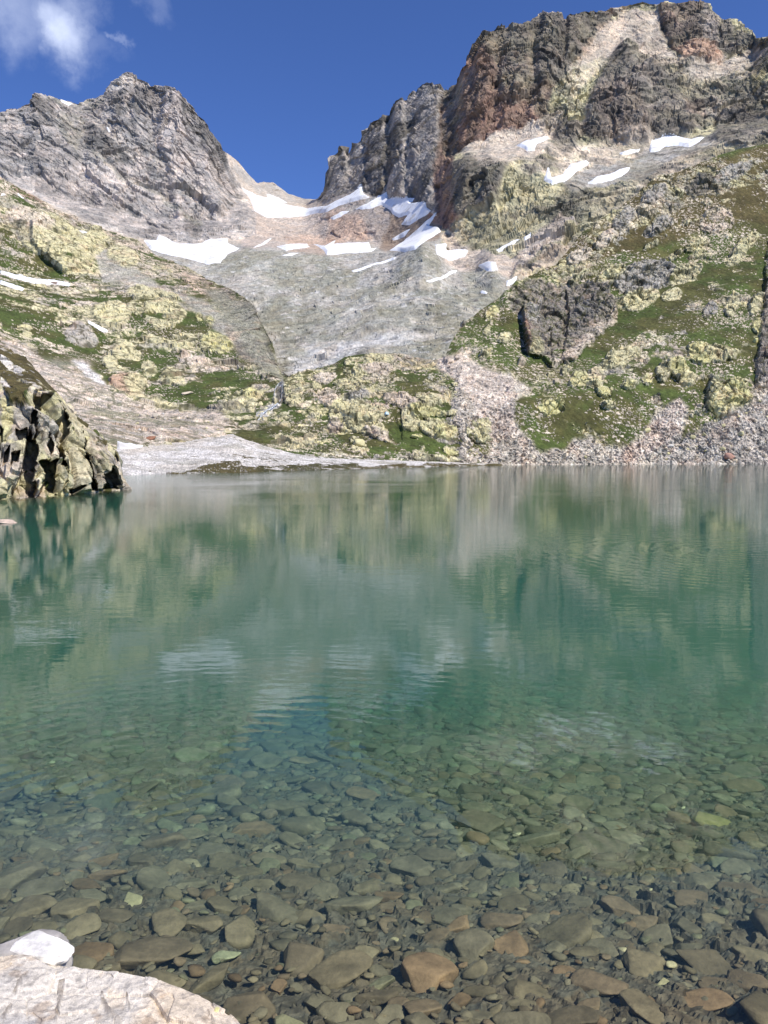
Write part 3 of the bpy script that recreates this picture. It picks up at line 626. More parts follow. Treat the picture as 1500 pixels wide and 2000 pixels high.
# big dark crag above the meadow
CR = [(1000, 560), (1030, 545), (1080, 555), (1120, 560), (1150, 556), (1190, 565), (1208, 600), (1208, 622), (1190, 640), (1160, 665), (1125, 700), (1085, 715), (1075, 700), (1060, 695), (1030, 695), (1022, 660), (1018, 620), (1000, 610), (995, 590)]
B.paint(CR, 'violet', .8, 5, 7); B.grass(CR, .04, 4, 6); B.relief([(1018, 600), (1060, 580), (1110, 570), (1150, 558), (1190, 565), (1208, 600), (1190, 640), (1125, 700), (1078, 715), (1060, 698), (1032, 696), (1024, 660)], 5.0, 4, 5)
B.relief([(1020, 600), (1058, 590), (1060, 695), (1032, 695), (1022, 650)], 3.0, 2, 2); B.relief([(1104, 572), (1114, 600), (1108, 640), (1102, 690), (1096, 700), (1100, 640), (1102, 600)], -2.2, 2, 4)
B.relief([(1062, 660), (1072, 640), (1078, 700), (1064, 695)], -1.4, 2, 4)
B.paint([(1020, 620), (1034, 640), (1034, 694), (1026, 690)], 'red', .8, 3, 3); B.paint([(1150, 650), (1205, 600), (1208, 622), (1190, 640), (1125, 700), (1085, 715), (1080, 705), (1120, 680)], 'cream', .8, 4, 6)
B.paint([(1040, 665), (1062, 670), (1062, 697), (1036, 692)], 'lich', .7, 3, 4); B.paint([(1110, 600), (1150, 575), (1180, 600), (1150, 640), (1115, 650)], 'greyd', .6, 5, 6); B.paint([(1030, 600), (1060, 596), (1050, 640), (1030, 630)], 'slab', .8, 3, 4)
B.paint([(1290, 480), (1400, 405), (1440, 390), (1400, 420), (1330, 460)], 'lichd', .5)
RC = [(1506, 470), (1499, 500), (1494, 560), (1489, 640), (1477, 700), (1476, 755), (1500, 750), (1620, 700), (1620, 440)]
B.paint(RC, 'violet', .9, 3, 4); B.grass(RC, .03, 3, 4); B.relief(RC, 3.5, 5, 8)
B.paint([(1470, 750), (1500, 738), (1560, 720), (1560, 800), (1490, 790), (1465, 790)], 'cream', .9, 3, 4); B.grass([(1470, 750), (1560, 720), (1560, 800), (1465, 790)], 0, 3, 4)
# talus fans
CH = [(840, 690), (905, 690), (960, 720), (1000, 730), (1040, 755), (1010, 785), (1005, 820), (1030, 860), (1060, 885), (1100, 875), (1150, 845), (1180, 870), (1230, 870), (1260, 840), (1290, 800), (1330, 775), (1345, 790), (1340, 830), (1330, 860), (1400, 820), (1460, 790), (1500, 760), (1800, 640), (1800, 940), (840, 940)]
m = B.mask(CH, 6, 9); B.scr = m
B.col = B.col*(1-m[:, None])+PAL['talus']*m[:, None]
B.paint([(1230, 870), (1330, 775), (1345, 790), (1320, 850), (1240, 905), (1180, 905)], 'pinks', .9, 6, 10); B.paint([(1220, 860), (1260, 870), (1240, 900), (1210, 905)], 'orange', .25, 6, 10)
B.paint([(1290, 870), (1500, 770), (1800, 650), (1800, 940), (1290, 930)], 'slab', .7, 8, 10)
B.paint([(860, 700), (960, 720), (1000, 740), (1010, 850), (960, 860), (920, 780)], 'pinks', .8, 8, 10)
B.cov = np.where(B.cov > .3, B.cov+.10, B.cov)
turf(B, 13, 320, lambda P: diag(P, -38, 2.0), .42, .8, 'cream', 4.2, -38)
tint(B, (5, 5, 5), 330, .32, .06, None, (1-B.gm*.8)*(1-.4*B.bare)); tint(B, (1.1, 1.1, 1.1), 335, .42, .04, None, B.scr)
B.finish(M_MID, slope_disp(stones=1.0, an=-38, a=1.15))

# ---- left slope
CT_ = [(-900, 380, 420), (-200, 330, 520), (0, 347, 540), (23, 357, 545), (60, 380, 545), (83, 393, 545), (110, 407, 545), (147, 427, 540), (167, 433, 540), (200, 447, 535), (233, 457, 530), (267, 470, 525), (290, 490, 515), (333, 510, 500), (367, 523, 485), (400, 543, 465),
       (433, 557, 440), (463, 571, 410), (489, 590, 380), (500, 604, 365), (510, 630, 345), (530, 665, 315), (541, 709, 290), (552, 735, 270), (575, 735, 262), (620, 750, 255)]
CM0 = [(-900, 520, 330), (-200, 470, 400), (0, 530, 400), (100, 545, 410), (200, 560, 410), (300, 565, 410), (400, 590, 390), (440, 610, 370), (500, 640, 335), (541, 725, 275), (620, 770, 240)]
CM1 = [(-900, 650, 230), (-200, 600, 280), (0, 640, 280), (100, 670, 285), (200, 700, 285), (300, 700, 290), (400, 700, 290), (500, 730, 270), (541, 750, 250), (620, 800, 220)]
CM2 = [(-900, 780, 150), (-200, 760, 170), (0, 780, 185), (100, 790, 190), (200, 800, 200), (300, 805, 215), (400, 800, 225), (500, 795, 225), (541, 800, 220), (620, 840, 200)]
CF = [(-900, 900, 80), (0, 915, 100), (100, 905, 105), (200, 888, 120), (240, 878, 130), (300, 872, 145), (350, 862, 160), (430, 850, 185), (470, 848, 190), (520, 860, 185), (620, 885, 180)]
CU = ('z', [(-900, 60, -5), (0, 80, -5), (240, 110, -5), (430, 150, -5), (620, 160, -5)])
cb = ('z', [(x, Y+60, float(zof(y, Y))-25) for x, y, Y in CT_])
Cc = Land('hillside', [cb, CT_, CM0, CM1, CM2, CF, CU], -30, 620, 1.15, -900, None, sm=4, side=90)
Cc.col[:] = PAL['cream']; Cc.spots('lich', 22, .47, .06, 61, k=.85); Cc.spots('slab', 12, .58, .05, 62, k=.6); Cc.spots('lichd', 9, .57, .05, 63, k=.5)
Cc.cov[:] = .25
G = Cc.grass
Cc.paint([(0, 350), (60, 380), (280, 480), (430, 557), (500, 604), (470, 600), (380, 570), (330, 530), (250, 490), (180, 445), (110, 420), (50, 400), (0, 380)], 'beige', .9)
Cc.paint([(20, 358), (70, 385), (90, 402), (70, 395), (30, 372)], 'red', .8, 3, 4)
Cc.paint([(25, 372), (60, 395), (58, 400), (30, 385)], 'screeb', .9, 3, 4)
Cc.paint([(360, 530), (430, 560), (495, 604), (440, 600), (350, 550)], 'orange', .35)
for p in [[(178, 478), (200, 480), (250, 515), (300, 545), (350, 590), (410, 620), (380, 612), (330, 600), (260, 560), (200, 550), (192, 520)], [(330, 565), (400, 585), (440, 620), (480, 640), (520, 690), (545, 720), (470, 700), (430, 650), (380, 610)]]:
    Cc.paint(p, 'scree', .8); Cc.field('scr', p, .8)
Cc.paint([(440, 630), (480, 640), (545, 720), (480, 720), (440, 690)], 'brown', .5)
p = [(0, 655), (30, 668), (100, 705), (140, 700), (165, 705), (215, 755), (270, 790), (330, 800), (430, 800), (450, 830), (430, 850), (300, 868), (220, 870), (100, 800), (60, 740), (0, 700)]
Cc.paint(p, 'pinks', .95); Cc.field('scr', p, .45, 10, 14); Cc.grass(p, .16, 10, 14); Cc.spots('cream', 5, .52, .06, 65, m=Cc.mask(p, 8, 8), k=.7); Cc.spots('slab', 3, .58, .05, 66, m=Cc.mask(p, 8, 8), k=.7)
Cc.paint([(140, 702), (160, 702), (215, 755), (190, 745), (160, 730)], 'gravel', .9, 3, 4); Cc.field('scr', [(140, 702), (160, 702), (215, 755), (190, 745)], 1)
for p in [[(0, 590), (60, 600), (110, 620), (125, 655), (170, 680), (210, 720), (220, 740), (205, 745), (160, 705), (110, 680), (40, 655), (0, 640)], [(0, 445), (40, 455), (75, 490), (125, 533), (100, 530), (50, 500), (0, 475)],
          [(130, 635), (195, 640), (205, 665), (180, 660), (150, 650)], [(190, 580), (240, 560), (225, 570), (195, 590)], [(250, 600), (290, 590), (260, 620), (240, 640)], [(290, 740), (400, 750), (420, 720), (500, 730), (520, 745), (480, 790), (440, 800), (380, 790), (330, 780), (290, 765)],
          [(220, 690), (300, 700), (330, 720), (360, 760), (300, 750), (260, 740)], [(370, 600), (440, 640), (455, 680), (420, 705), (400, 690), (370, 650), (330, 660), (270, 640), (300, 630), (350, 630)], [(200, 660), (250, 680), (330, 690), (370, 720), (330, 710), (260, 700)], [(80, 680), (140, 700), (135, 735), (100, 715)]]:
    G(p, .82)
G([(380, 720), (470, 735), (540, 750), (540, 800), (470, 830), (430, 800), (400, 780)], .5)
for x, y, rx, ry, a, c in [(100, 465, 70, 45, 25, 'lich'), (140, 505, 50, 35, 20, 'lich'), (185, 470, 20, 30, 10, 'lich'), (240, 500, 34, 18, 25, 'lich'), (60, 430, 50, 20, 20, 'cream'), (220, 615, 40, 26, 5, 'lich'), (300, 578, 55, 16, 10, 'lich'), (320, 615, 42, 30, 10, 'lich'), (275, 600, 26, 18, 0, 'lich'),
  (390, 622, 8, 9, 0, 'yel'), (410, 627, 8, 9, 10, 'yel'), (422, 672, 32, 22, 10, 'yel'), (352, 678, 16, 9, 10, 'lich'), (240, 685, 22, 20, 20, 'lich'), (215, 705, 16, 16, 20, 'lich'), (262, 702, 14, 10, 0, 'lich'), (290, 720, 18, 16, 30, 'lich'), (250, 748, 36, 20, 12, 'orange'), (262, 750, 26, 17, 10, 'lich'),
  (160, 660, 34, 20, 20, 'slab'), (305, 665, 30, 8, 10, 'lich'), (370, 700, 20, 14, 10, 'cream'), (340, 735, 26, 14, 40, 'lich'), (285, 790, 20, 10, 20, 'cream'), (50, 640, 20, 8, 0, 'lich'), (55, 650, 12, 8, 0, 'lich'), (325, 735, 14, 12, 0, 'lich'), (490, 770, 18, 13, 0, 'yel'), (515, 770, 14, 12, 0, 'lich'), (510, 755, 20, 5, 10, 'cream'), (400, 680, 16, 10, 0, 'lich')]:
    e = ell(x, y, rx, ry, a); G(e, .03, 4, 6); Cc.paint(e, c, .85, 4, 6); Cc.relief(e, 1.8+rx*.035, 5, 3); Cc.field('bare', e, 1, 3, 4); Cc.field('scr', e, 0, 4, 4)
Cc.relief([(60, 440), (130, 440), (178, 470), (180, 510), (150, 530), (120, 530), (80, 500), (60, 480)], 7, 4, 4)
Cc.paint([(25, 435), (60, 440), (65, 480), (40, 470), (30, 455)], 'violet', .5)
for poly, lab in [([(0, 528), (25, 535), (60, 543), (95, 546), (138, 553), (136, 559), (90, 556), (50, 551), (20, 541), (0, 533)], 'long flat snow strip with a dark stone on the left slope'),
                  ([(0, 546), (25, 553), (48, 564), (44, 568), (20, 560), (0, 554)], 'lower of the two snow strips at the left edge of the slope'),
                  ([(172, 628), (190, 634), (209, 642), (206, 645), (188, 640), (172, 632)], 'little snow sliver among lichened outcrops on the left slope'),
                  ([(155, 449), (165, 451), (171, 454), (162, 455)], 'tiny snow scrap high under the left rock face'), ([(35, 377), (48, 386), (46, 387), (36, 380)], 'hairline snow fleck in a gully at the top left'),
                  ([(3, 378), (12, 380), (8, 382), (2, 381)], 'tiny snow fleck at the left edge below the peak'),
                  ([(228, 862), (250, 866), (280, 872), (274, 880), (250, 889), (238, 888), (230, 876)], 'snow patch melting on the lake shore beside the lichened cliff')]:
    Cc.snow(poly, lab)
Cc.cov = np.where(Cc.cov > .12, Cc.cov+.10, Cc.cov)
p = [(400, 560), (450, 575), (500, 600), (515, 632), (545, 712), (560, 742), (520, 735), (480, 690), (450, 640), (420, 600)]
Cc.paint(p, 'screeg', .85, 9, 12); Cc.field('scr', p, .8, 9, 12)
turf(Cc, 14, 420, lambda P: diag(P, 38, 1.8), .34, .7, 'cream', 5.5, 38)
Cc.gzk = .36; Cc.gzm = .42
tint(Cc, (6, 6, 6), 430, .3, .05, None, (1-Cc.gm*.8)*(1-.5*Cc.bare)); tint(Cc, (1.0, 1.0, 1.0), 435, .4, .04, None, Cc.scr)
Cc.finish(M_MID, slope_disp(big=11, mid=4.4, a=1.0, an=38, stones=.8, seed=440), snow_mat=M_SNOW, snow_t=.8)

# ---- rocky knoll in the middle with the stream on its left and the stone chute on its right
DT = [(500, 775, 238), (520, 765, 240), (540, 757, 242), (552, 742, 245), (575, 728, 248), (600, 720, 252), (620, 719, 254), (650, 712, 256), (674, 698, 258), (706, 692, 260), (746, 690, 260), (770, 690, 260), (810, 699, 258), (834, 703, 256), (860, 700, 254), (880, 690, 254), (905, 684, 256), (950, 700, 256), (1010, 735, 250), (1060, 790, 262)]
DM = [(500, 812, 212), (560, 800, 216), (640, 780, 222), (750, 765, 226), (850, 765, 226), (950, 775, 224), (1060, 820, 248)]
DM2 = [(500, 852, 196), (560, 860, 193), (640, 852, 196), (750, 845, 199), (850, 845, 200), (950, 850, 200), (1060, 870, 228)]
DF = ('z', [(500, 160, 2.2), (640, 170, 1.6), (750, 180, 1.0), (850, 186, .5), (950, 194, .1), (1000, 201, -.3), (1060, 225, -3)])
DU = ('z', [(500, 140, -6), (1060, 215, -10)])
db = ('z', [(x, Y+45, float(zof(y, Y))-16) for x, y, Y in DT])
D = Land('knoll', [db, DT, DM, DM2, DF, DU], 500, 1060, 1.0, None, None, sm=4)
D.col[:] = PAL['lich']; D.spots('cream', 9, .48, .06, 71, k=.7); D.spots('orange', 9, .60, .05, 72, k=.35); D.spots('slab', 7, .58, .05, 73, k=.6)
D.cov[:] = .42
G = D.grass
for p, v in [([(560, 730), (650, 712), (640, 760), (600, 800), (560, 790)], .35), ([(590, 760), (680, 740), (660, 780), (600, 800), (580, 840), (500, 850), (470, 840), (520, 815)], .7), ([(640, 735), (700, 730), (800, 730), (900, 740), (870, 770), (780, 780), (690, 775), (650, 780)], .45),
             ([(600, 830), (640, 845), (740, 860), (800, 850), (900, 870), (970, 840), (960, 890), (880, 895), (740, 885), (640, 880), (600, 870)], .78), ([(760, 790), (780, 800), (780, 840), (820, 850), (870, 860), (760, 870), (740, 850)], .9), ([(860, 740), (900, 770), (960, 800), (980, 850), (960, 880), (940, 820), (900, 790)], .55)]: G(p, v, g='grass')
for x, y, rx, ry, a, c in [(675, 820, 36, 22, 20, 'lich'), (700, 800, 66, 16, 10, 'lich'), (715, 830, 46, 20, 22, 'lich'), (735, 845, 28, 12, 30, 'cream'), (655, 830, 16, 14, 0, 'beige'), (800, 820, 26, 24, 10, 'lich'), (835, 805, 38, 16, 15, 'yel'), (845, 836, 28, 17, 10, 'lich'), (870, 840, 24, 16, 10, 'yel'), (890, 812, 16, 14, 0, 'lich'), (935, 845, 28, 20, 20, 'lich'), (925, 815, 22, 14, 20, 'lich'), (945, 825, 12, 22, -20, 'lich'),
  (700, 710, 28, 11, 0, 'lich'), (740, 700, 28, 10, 0, 'lich'), (690, 725, 20, 10, 10, 'lich'), (735, 720, 34, 9, 0, 'beige'), (635, 737, 22, 10, -5, 'cream'), (680, 748, 30, 7, 0, 'lich'), (640, 775, 18, 18, 0, 'beige'), (780, 780, 34, 13, 10, 'beige'), (845, 780, 36, 11, 10, 'lich'), (700, 770, 22, 9, 0, 'slab'), (885, 775, 22, 8, 15, 'lich'), (620, 755, 12, 8, 0, 'lich'), (575, 780, 20, 14, 0, 'lich'), (560, 770, 12, 8, 0, 'lich'),
  (700, 870, 22, 12, 30, 'lich'), (620, 866, 10, 3, 0, 'yel'), (815, 853, 9, 4, 0, 'yel'), (880, 882, 16, 6, 10, 'yel'), (860, 896, 60, 4, 3, 'yel'), (760, 862, 10, 4, 0, 'lich'), (660, 885, 16, 3, 5, 'lich'), (910, 760, 30, 8, 20, 'lich'), (930, 785, 20, 7, 20, 'cream')]:
    e = ell(x, y, rx, ry, a); G(e, .03, 3, 5); D.paint(e, c, .85, 3, 5); D.relief(e, .7+rx*.022, 3.5, 2); D.field('bare', e, 1, 2, 3)
for p in [[(776, 795), (782, 800), (786, 860), (775, 862), (770, 820)], [(804, 795), (812, 797), (830, 820), (822, 820)], [(896, 800), (902, 800), (906, 850), (898, 850)], [(840, 812), (880, 815), (880, 819), (840, 816)]]:
    D.relief(p, -1.2, 2, 2); G(p, .98, 2, 2)
p = [(850, 690), (1060, 690), (1080, 900), (935, 910), (950, 895), (975, 850), (968, 820), (935, 780), (890, 745), (850, 715)]
m = D.mask(p, 7, 9); D.scr = m; D.col = D.col*(1-m[:, None])+PAL['pinks']*m[:, None]
# the stream bed: wet grey stones
p = [(548, 735), (556, 745), (552, 775), (548, 792), (530, 810), (505, 825), (490, 845), (440, 850), (455, 835), (480, 815), (515, 800), (535, 785), (536, 750)]
D.paint(p, 'gravel', .9, 3, 3); D.field('scr', p, .8, 3, 3); D.relief([(536, 748), (552, 748), (556, 788), (536, 790)], -3, 3, 1)
D.paint([(537, 755), (553, 752), (552, 786), (540, 788)], 'dark', .85, 2, 2)
D.paint([(500, 880), (1000, 895), (1000, 920), (500, 920)], 'gravel', .3)
D.cov = np.where(D.cov > .3, D.cov+.08, D.cov)
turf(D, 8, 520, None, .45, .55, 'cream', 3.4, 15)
D.gzk = .36; D.gzm = .45
tint(D, (4, 4, 4), 530, .3, .05, None, (1-D.gm*.8)*(1-.5*D.bare)); tint(D, (1., 1., 1.), 535, .4, .04, None, D.scr)
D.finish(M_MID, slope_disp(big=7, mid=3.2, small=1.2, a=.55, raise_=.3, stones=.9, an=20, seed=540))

# ---- pale gravel delta
ET = [(150, 880, 118), (240, 876, 128), (270, 875, 134), (300, 868, 150), (350, 858, 170), (400, 850, 184), (430, 846, 190), (455, 846, 192), (480, 856, 191), (520, 866, 190), (560, 876, 189), (640, 888, 188), (740, 894, 190), (850, 899, 192), (920, 902, 193), (980, 906, 197)]
EF = ('z', [(150, 88, 0), (240, 94, 0), (300, 99, 0), (370, 104, 0), (450, 110, 0), (560, 121, 0), (700, 143, 0), (800, 158, 0), (900, 176, 0), (980, 193, 0)])
EU = ('z', [(150, 74, -5), (240, 80, -5), (560, 105, -5), (900, 160, -5), (980, 180, -5)])
eb = ('z', [(x, Y+6, float(zof(y, Y))-4) for x, y, Y in ET])
E = Land('gravel_delta', [eb, ET, EF, EU], 150, 980, .9, None, None, sm=2)
E.col[:] = PAL['gravel']; E.spots('talus', 10, .55, .06, 81, k=.5); E.spots('scree', 7, .6, .04, 82, k=.5)
E.cov[:] = .0; E.scr[:] = 0; E.spots('screeg', 4, .60, .05, 83, (1, .5, 1), k=.5); E.spots('slab', 1.6, .60, .04, 84, (1, .5, 1), k=.6); E.grain = .16
E.paint([(240, 880), (300, 870), (430, 848), (430, 856), (320, 880), (250, 890)], 'talus', .6)
gr = E.mask([(330, 925), (380, 917), (400, 905), (470, 900), (480, 910), (600, 908), (700, 911), (900, 905), (990, 905), (990, 912), (900, 911), (700, 920), (520, 923), (470, 925), (400, 923)], 3, 6)
E.cov = gr*.85+E.mask([(470, 885), (600, 893), (760, 903), (600, 905), (480, 900)], 4, 8)*.22
E.gcol[:] = PAL['moss']
E.grass([(500, 910), (700, 905), (700, 922), (500, 925)], .8, 3, 5, 'grassd')
turf(E, 3.0, 620, None, .2, .3, 'gravel')
tint(E, (.6, .6, .5), 630, .3, .03)
def dispE(L):
    h, _, _ = facet(L.p, .55, 641, .9); h2, _, _ = facet(L.p, 1.6, 643, .9)
    return .13*h+.16*h2+(fbm(L.p, 14, 4, 645)-.5)*.9*smooth(96, 125, L.p[:, 1])+L.gm*.25-.1
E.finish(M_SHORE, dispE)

# ================================================================== 3. lichened cliff standing in the water on the left
KT = [(-700, 560, 85), (-300, 600, 78), (-60, 640, 70), (0, 672, 66), (30, 690, 65), (50, 698, 64), (68, 722, 62), (88, 744, 61), (108, 765, 60), (120, 775, 60), (127, 790, 59), (146, 808, 59), (156, 819, 58), (180, 831, 58), (200, 846, 58), (220, 862, 58), (232, 880, 58), (238, 903, 58), (240, 935, 57), (242, 950, 56.6), (262, 975, 56)]
KM = [(-700, 660, 62), (-60, 740, 55), (0, 752, 52.5), (25, 758, 52), (48, 768, 51.5), (60, 764, 51.5), (88, 768, 52), (108, 775, 53), (127, 800, 54), (152, 830, 54.5), (190, 860, 55), (225, 895, 56), (238, 940, 56.3), (262, 978, 55.7)]
KM2 = [(-700, 800, 44), (-60, 860, 46), (0, 860, 46), (60, 860, 47), (120, 870, 49), (160, 880, 50.5), (200, 900, 52.5), (225, 920, 54), (238, 948, 55.6), (262, 985, 55)]
KF = ('z', [(-700, 36, 0), (-60, 41.5, 0), (0, 42.5, 0), (60, 44, 0), (120, 46.5, 0), (170, 49, 0), (238, 54.5, 0), (262, 55, -1.5)])
KU = ('z', [(-700, 34, -6), (-60, 39.5, -6), (120, 44.5, -6), (238, 53, -6), (262, 54, -6)])
kb = ('z', [(x, Y+9, float(zof(y, Y))-9) for x, y, Y in KT])
K = Land('cliff', [kb, KT, KM, KM2, KF, KU], -30, 262, .8, -700, None, sm=3, side=110)
K.col[:] = PAL['lichd']; K.spots('cream', 2.5, .5, .08, 90, k=.5); K.spots('slab', 2.2, .5, .05, 91, k=.8); K.spots('yel', 1.6, .54, .05, 92, k=.5); K.spots('dark', 1.0, .60, .04, 93, k=.6); K.spots('beige', 1.5, .62, .04, 94, k=.6)
K.paint([(120, 790), (170, 835), (175, 960), (135, 960)], 'lich', .5)
K.paint([(0, 780), (30, 790), (20, 850), (0, 860)], 'yel', .7)
K.cov[:] = 0
K.grass([(-700, 560), (0, 670), (30, 688), (50, 697), (110, 763), (112, 768), (88, 762), (66, 750), (55, 765), (50, 772), (48, 795), (25, 785), (0, 750), (-700, 660)], .86, 2, 5, 'moss')
K.grass([(30, 740), (60, 745), (50, 790), (20, 785)], .7, 2, 4); K.grass([(150, 815), (175, 830), (170, 836), (150, 822)], .9, 2, 2, 'moss'); K.grass([(185, 852), (210, 862), (205, 872), (188, 862)], .9, 2, 2, 'moss')
for p in [[(0, 694), (25, 708), (48, 730), (30, 733), (10, 715), (0, 705)], [(0, 735), (30, 762), (15, 760), (0, 748)]]:
    K.grass(p, .05, 2, 3); K.paint(p, 'gravel', .8, 2, 3)
# clefts and caves in its face, metres inwards
for p, v in [([(56, 828), (72, 882), (72, 930), (68, 972), (22, 974), (20, 960), (35, 940), (45, 900)], -2.4), ([(80, 898), (112, 898), (116, 940), (130, 962), (72, 972), (74, 960), (85, 940), (90, 920)], -2.0), ([(66, 765), (78, 760), (92, 762), (92, 790), (84, 802), (66, 796)], -1.6),
             ([(118, 795), (128, 800), (132, 860), (136, 912), (120, 914), (112, 860), (114, 830)], -2.2), ([(164, 840), (172, 880), (182, 930), (188, 958), (174, 960), (172, 910), (165, 870)], -1.6), ([(212, 910), (228, 955), (200, 960), (203, 935)], -1.5), ([(30, 830), (50, 825), (58, 850), (40, 860), (30, 850)], -1.4),
             ([(0, 835), (8, 840), (4, 856), (0, 855)], -1.2), ([(96, 840), (104, 870), (100, 890), (92, 870)], -1.1), ([(8, 880), (20, 870), (16, 900), (8, 905)], -1.0), ([(146, 948), (162, 950), (155, 962), (145, 962)], -.9), ([(232, 880), (236, 900), (230, 905)], -.8), ([(60, 815), (66, 800), (74, 850), (68, 860)], -1.2), ([(22, 888), (38, 882), (34, 905), (24, 905)], -1.2)]:
    K.relief(p, v*1.9, 1.3, 2.5)
for p, v in [([(136, 800), (160, 830), (176, 920), (178, 958), (138, 958), (134, 880)], .7), ([(176, 850), (205, 880), (212, 910), (200, 955), (184, 955)], .5), ([(74, 905), (80, 900), (86, 930), (76, 970), (70, 970)], .8), ([(12, 905), (40, 905), (30, 940), (12, 960)], .7)]:
    K.relief(p, v, 2, 3)
K.amp[:] = 1
turf(K, 1.5, 720, None, .05, .3, 'slab')
tint(K, (1.6, 1.6, 1.6), 730, .22, .05)
def dispK(L):
    P = L.p; W = warp(P, 4, 1.6, 741); V1 = vert(W, 3.0)
    h1, _, e1 = facet(V1, 2.6, 742, 1.1); h2, _, e2 = facet(vert(W, 1.6), 1.15, 745, 1.1); h3, _, _ = facet(W, .45, 748, 1.)
    r = .62*h1+.34*h2+.12*h3-.3*np.exp(-(e1/.07)**2)-.12*np.exp(-(e2/.1)**2)+(fbm(P, .8, 4, 750)-.5)*.22
    t = (fbm(P, 2.2, 4, 749)-.5)*.7+(fbm(P, .3, 3, 751)-.5)*.22+.25
    return r*(1-L.g0)+t*L.g0
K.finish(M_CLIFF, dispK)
# ================================================================== 4. the lake bed and its stones
def zbed(Y):
    return np.interp(Y, [-8, 0, 1.2, 2.0, 2.7, 3.3, 4, 5, 6, 7.5, 9, 12, 18, 30, 60, 110], [.9, .45, .22, .02, -.12, -.2, -.34, -.55, -.76, -1.05, -1.32, -1.95, -3.3, -6.0, -9.5, -11])
Yr = np.concatenate([np.linspace(-8, 1.9, 60), 2.0*np.exp(np.linspace(0, math.log(9), 620)), 18*np.exp(np.linspace(.03, math.log(110/18), 60))])
uu = np.linspace(-1, 1, 720)
Yg, Ug = np.meshgrid(Yr, uu, indexing='ij')
Xg = Ug*(3.2+np.maximum(Yg, 0)*.66)
bp = np.stack([Xg, Yg, zbed(Yg)], -1); bq = bp.reshape(-1, 3).astype(np.float32)
g1, r1, e1 = facet(bq, .045, 801, 1.); g2, r2, e2 = facet(bq, .11, 803, 1.); big = fbm(bq, 1.2, 4, 805)-.5
dz = .016*g1+.04*g2*smooth(.35, .65, fbm(bq, .9, 3, 806))+.08*big+.05*(fbm(bq, .35, 3, 807)-.5)
bp[..., 2] += dz.reshape(Yg.shape)
bcol = PAL['wet'][None]*(.72+.5*r1[:, None])*(1+.18*np.stack([r2-.5, 0*r2, .5-r2], -1))
me, _ = grid_mesh('lake_bed', bp); set_col(me, np.clip(bcol, 0.01, .8))
M_BED = terrain_mat('lake bed gravel', .05, .5, .5, .8)
me.materials.append(M_BED); tag(link(bpy.data.objects.new('lake_bed', me)), kind='structure')

def stone_mat():
    m, nt, N, L, out = newmat('stone')
    tc = N.new('ShaderNodeTexCoord'); oi = N.new('ShaderNodeObjectInfo'); geo = N.new('ShaderNodeNewGeometry')
    at = N.new('ShaderNodeVertexColor'); at.layer_name = 'Col'
    n1 = noise(N, L, geo.outputs['Position'], 22, 7, .7); n2 = noise(N, L, geo.outputs['Position'], 5, 4, .6)
    c = mul(N, L, at.outputs[0], ramp(N, L, n1, .3, .74, .7, 1.24))
    c = mul(N, L, c, ramp(N, L, n2, .35, (.72, .70, .66), .68, (1.25, 1.2, 1.12)))
    c = mul(N, L, c, oi.outputs['Color'])
    b = N.new('ShaderNodeBump'); b.inputs['Strength'].default_value = .45; b.inputs['Distance'].default_value = .03; L.new(n1, b.inputs['Height'])
    p = N.new('ShaderNodeBsdfPrincipled'); L.new(c, p.inputs['Base Color']); p.inputs['Roughness'].default_value = .75
    p.inputs['Specular IOR Level'].default_value = .2
    L.new(b.outputs[0], p.inputs['Normal']); L.new(p.outputs[0], out.inputs[0]); return m
M_STONE = stone_mat()
def ico(sub):
    bm = bmesh.new(); bmesh.ops.create_icosphere(bm, subdivisions=sub, radius=1)
    V = np.array([v.co[:] for v in bm.verts]); Fc = np.array([[v.index for v in f.verts] for f in bm.faces]); bm.free(); return V, Fc
ICO = {2: ico(2), 3: ico(3), 4: ico(4), 5: ico(5)}
def stone_shape(seed, sub=3, planes=13, soft=.05, rough=.05, flat=1.0):
    r = np.random.default_rng(seed); V, Fc = ICO[sub]
    n = r.normal(size=(planes, 3)); n /= np.linalg.norm(n, axis=1, keepdims=True)
    d = r.uniform(.58, 1.0, planes)
    n = np.vstack([n, [[0, 0, 1], [0, 0, -1]]]); d = np.append(d, [r.uniform(.45, .7)*flat, .6])
    dt = np.maximum(V@n.T, 1e-3); q = d/dt
    k = 1/soft; rr = -np.log(np.exp(-k*np.minimum(q, 2.2)).sum(1))/k
    rr = np.clip(rr, .2, 1.2)
    P = V*rr[:, None]
    nz = fbm((P+seed*3.1).astype(np.float32), .55, 4, seed)-.5; hz, _, _ = facet((P+seed).astype(np.float32), .3, seed+5)
    P = P*(1+rough*2.2*nz+rough*.35*hz)[:, None]
    P[:, :2] /= np.abs(P[:, :2]).max()
    return P, Fc
def tri_mesh(name, V, Fc, smooth_=True):
    me = bpy.data.meshes.new(name); me.vertices.add(len(V)); me.vertices.foreach_set('co', V.astype(np.float32).ravel())
    me.loops.add(Fc.size); me.loops.foreach_set('vertex_index', Fc.astype(np.int32).ravel())
    me.polygons.add(len(Fc)); me.polygons.foreach_set('loop_start', np.arange(0, Fc.size, 3, dtype=np.int32))
    me.polygons.foreach_set('use_smooth', np.full(len(Fc), smooth_)); me.update(calc_edges=True); return me
PROTO = []
for k in range(18):
    P_, F_ = stone_shape(900+k, 4, 6+k % 4, .016, .05)
    me = tri_mesh('lake_stone', P_, F_); set_col(me, np.tile(np.array([1., 1., 1.]), (len(P_), 1))); me.materials.append(M_STONE); PROTO.append(me)
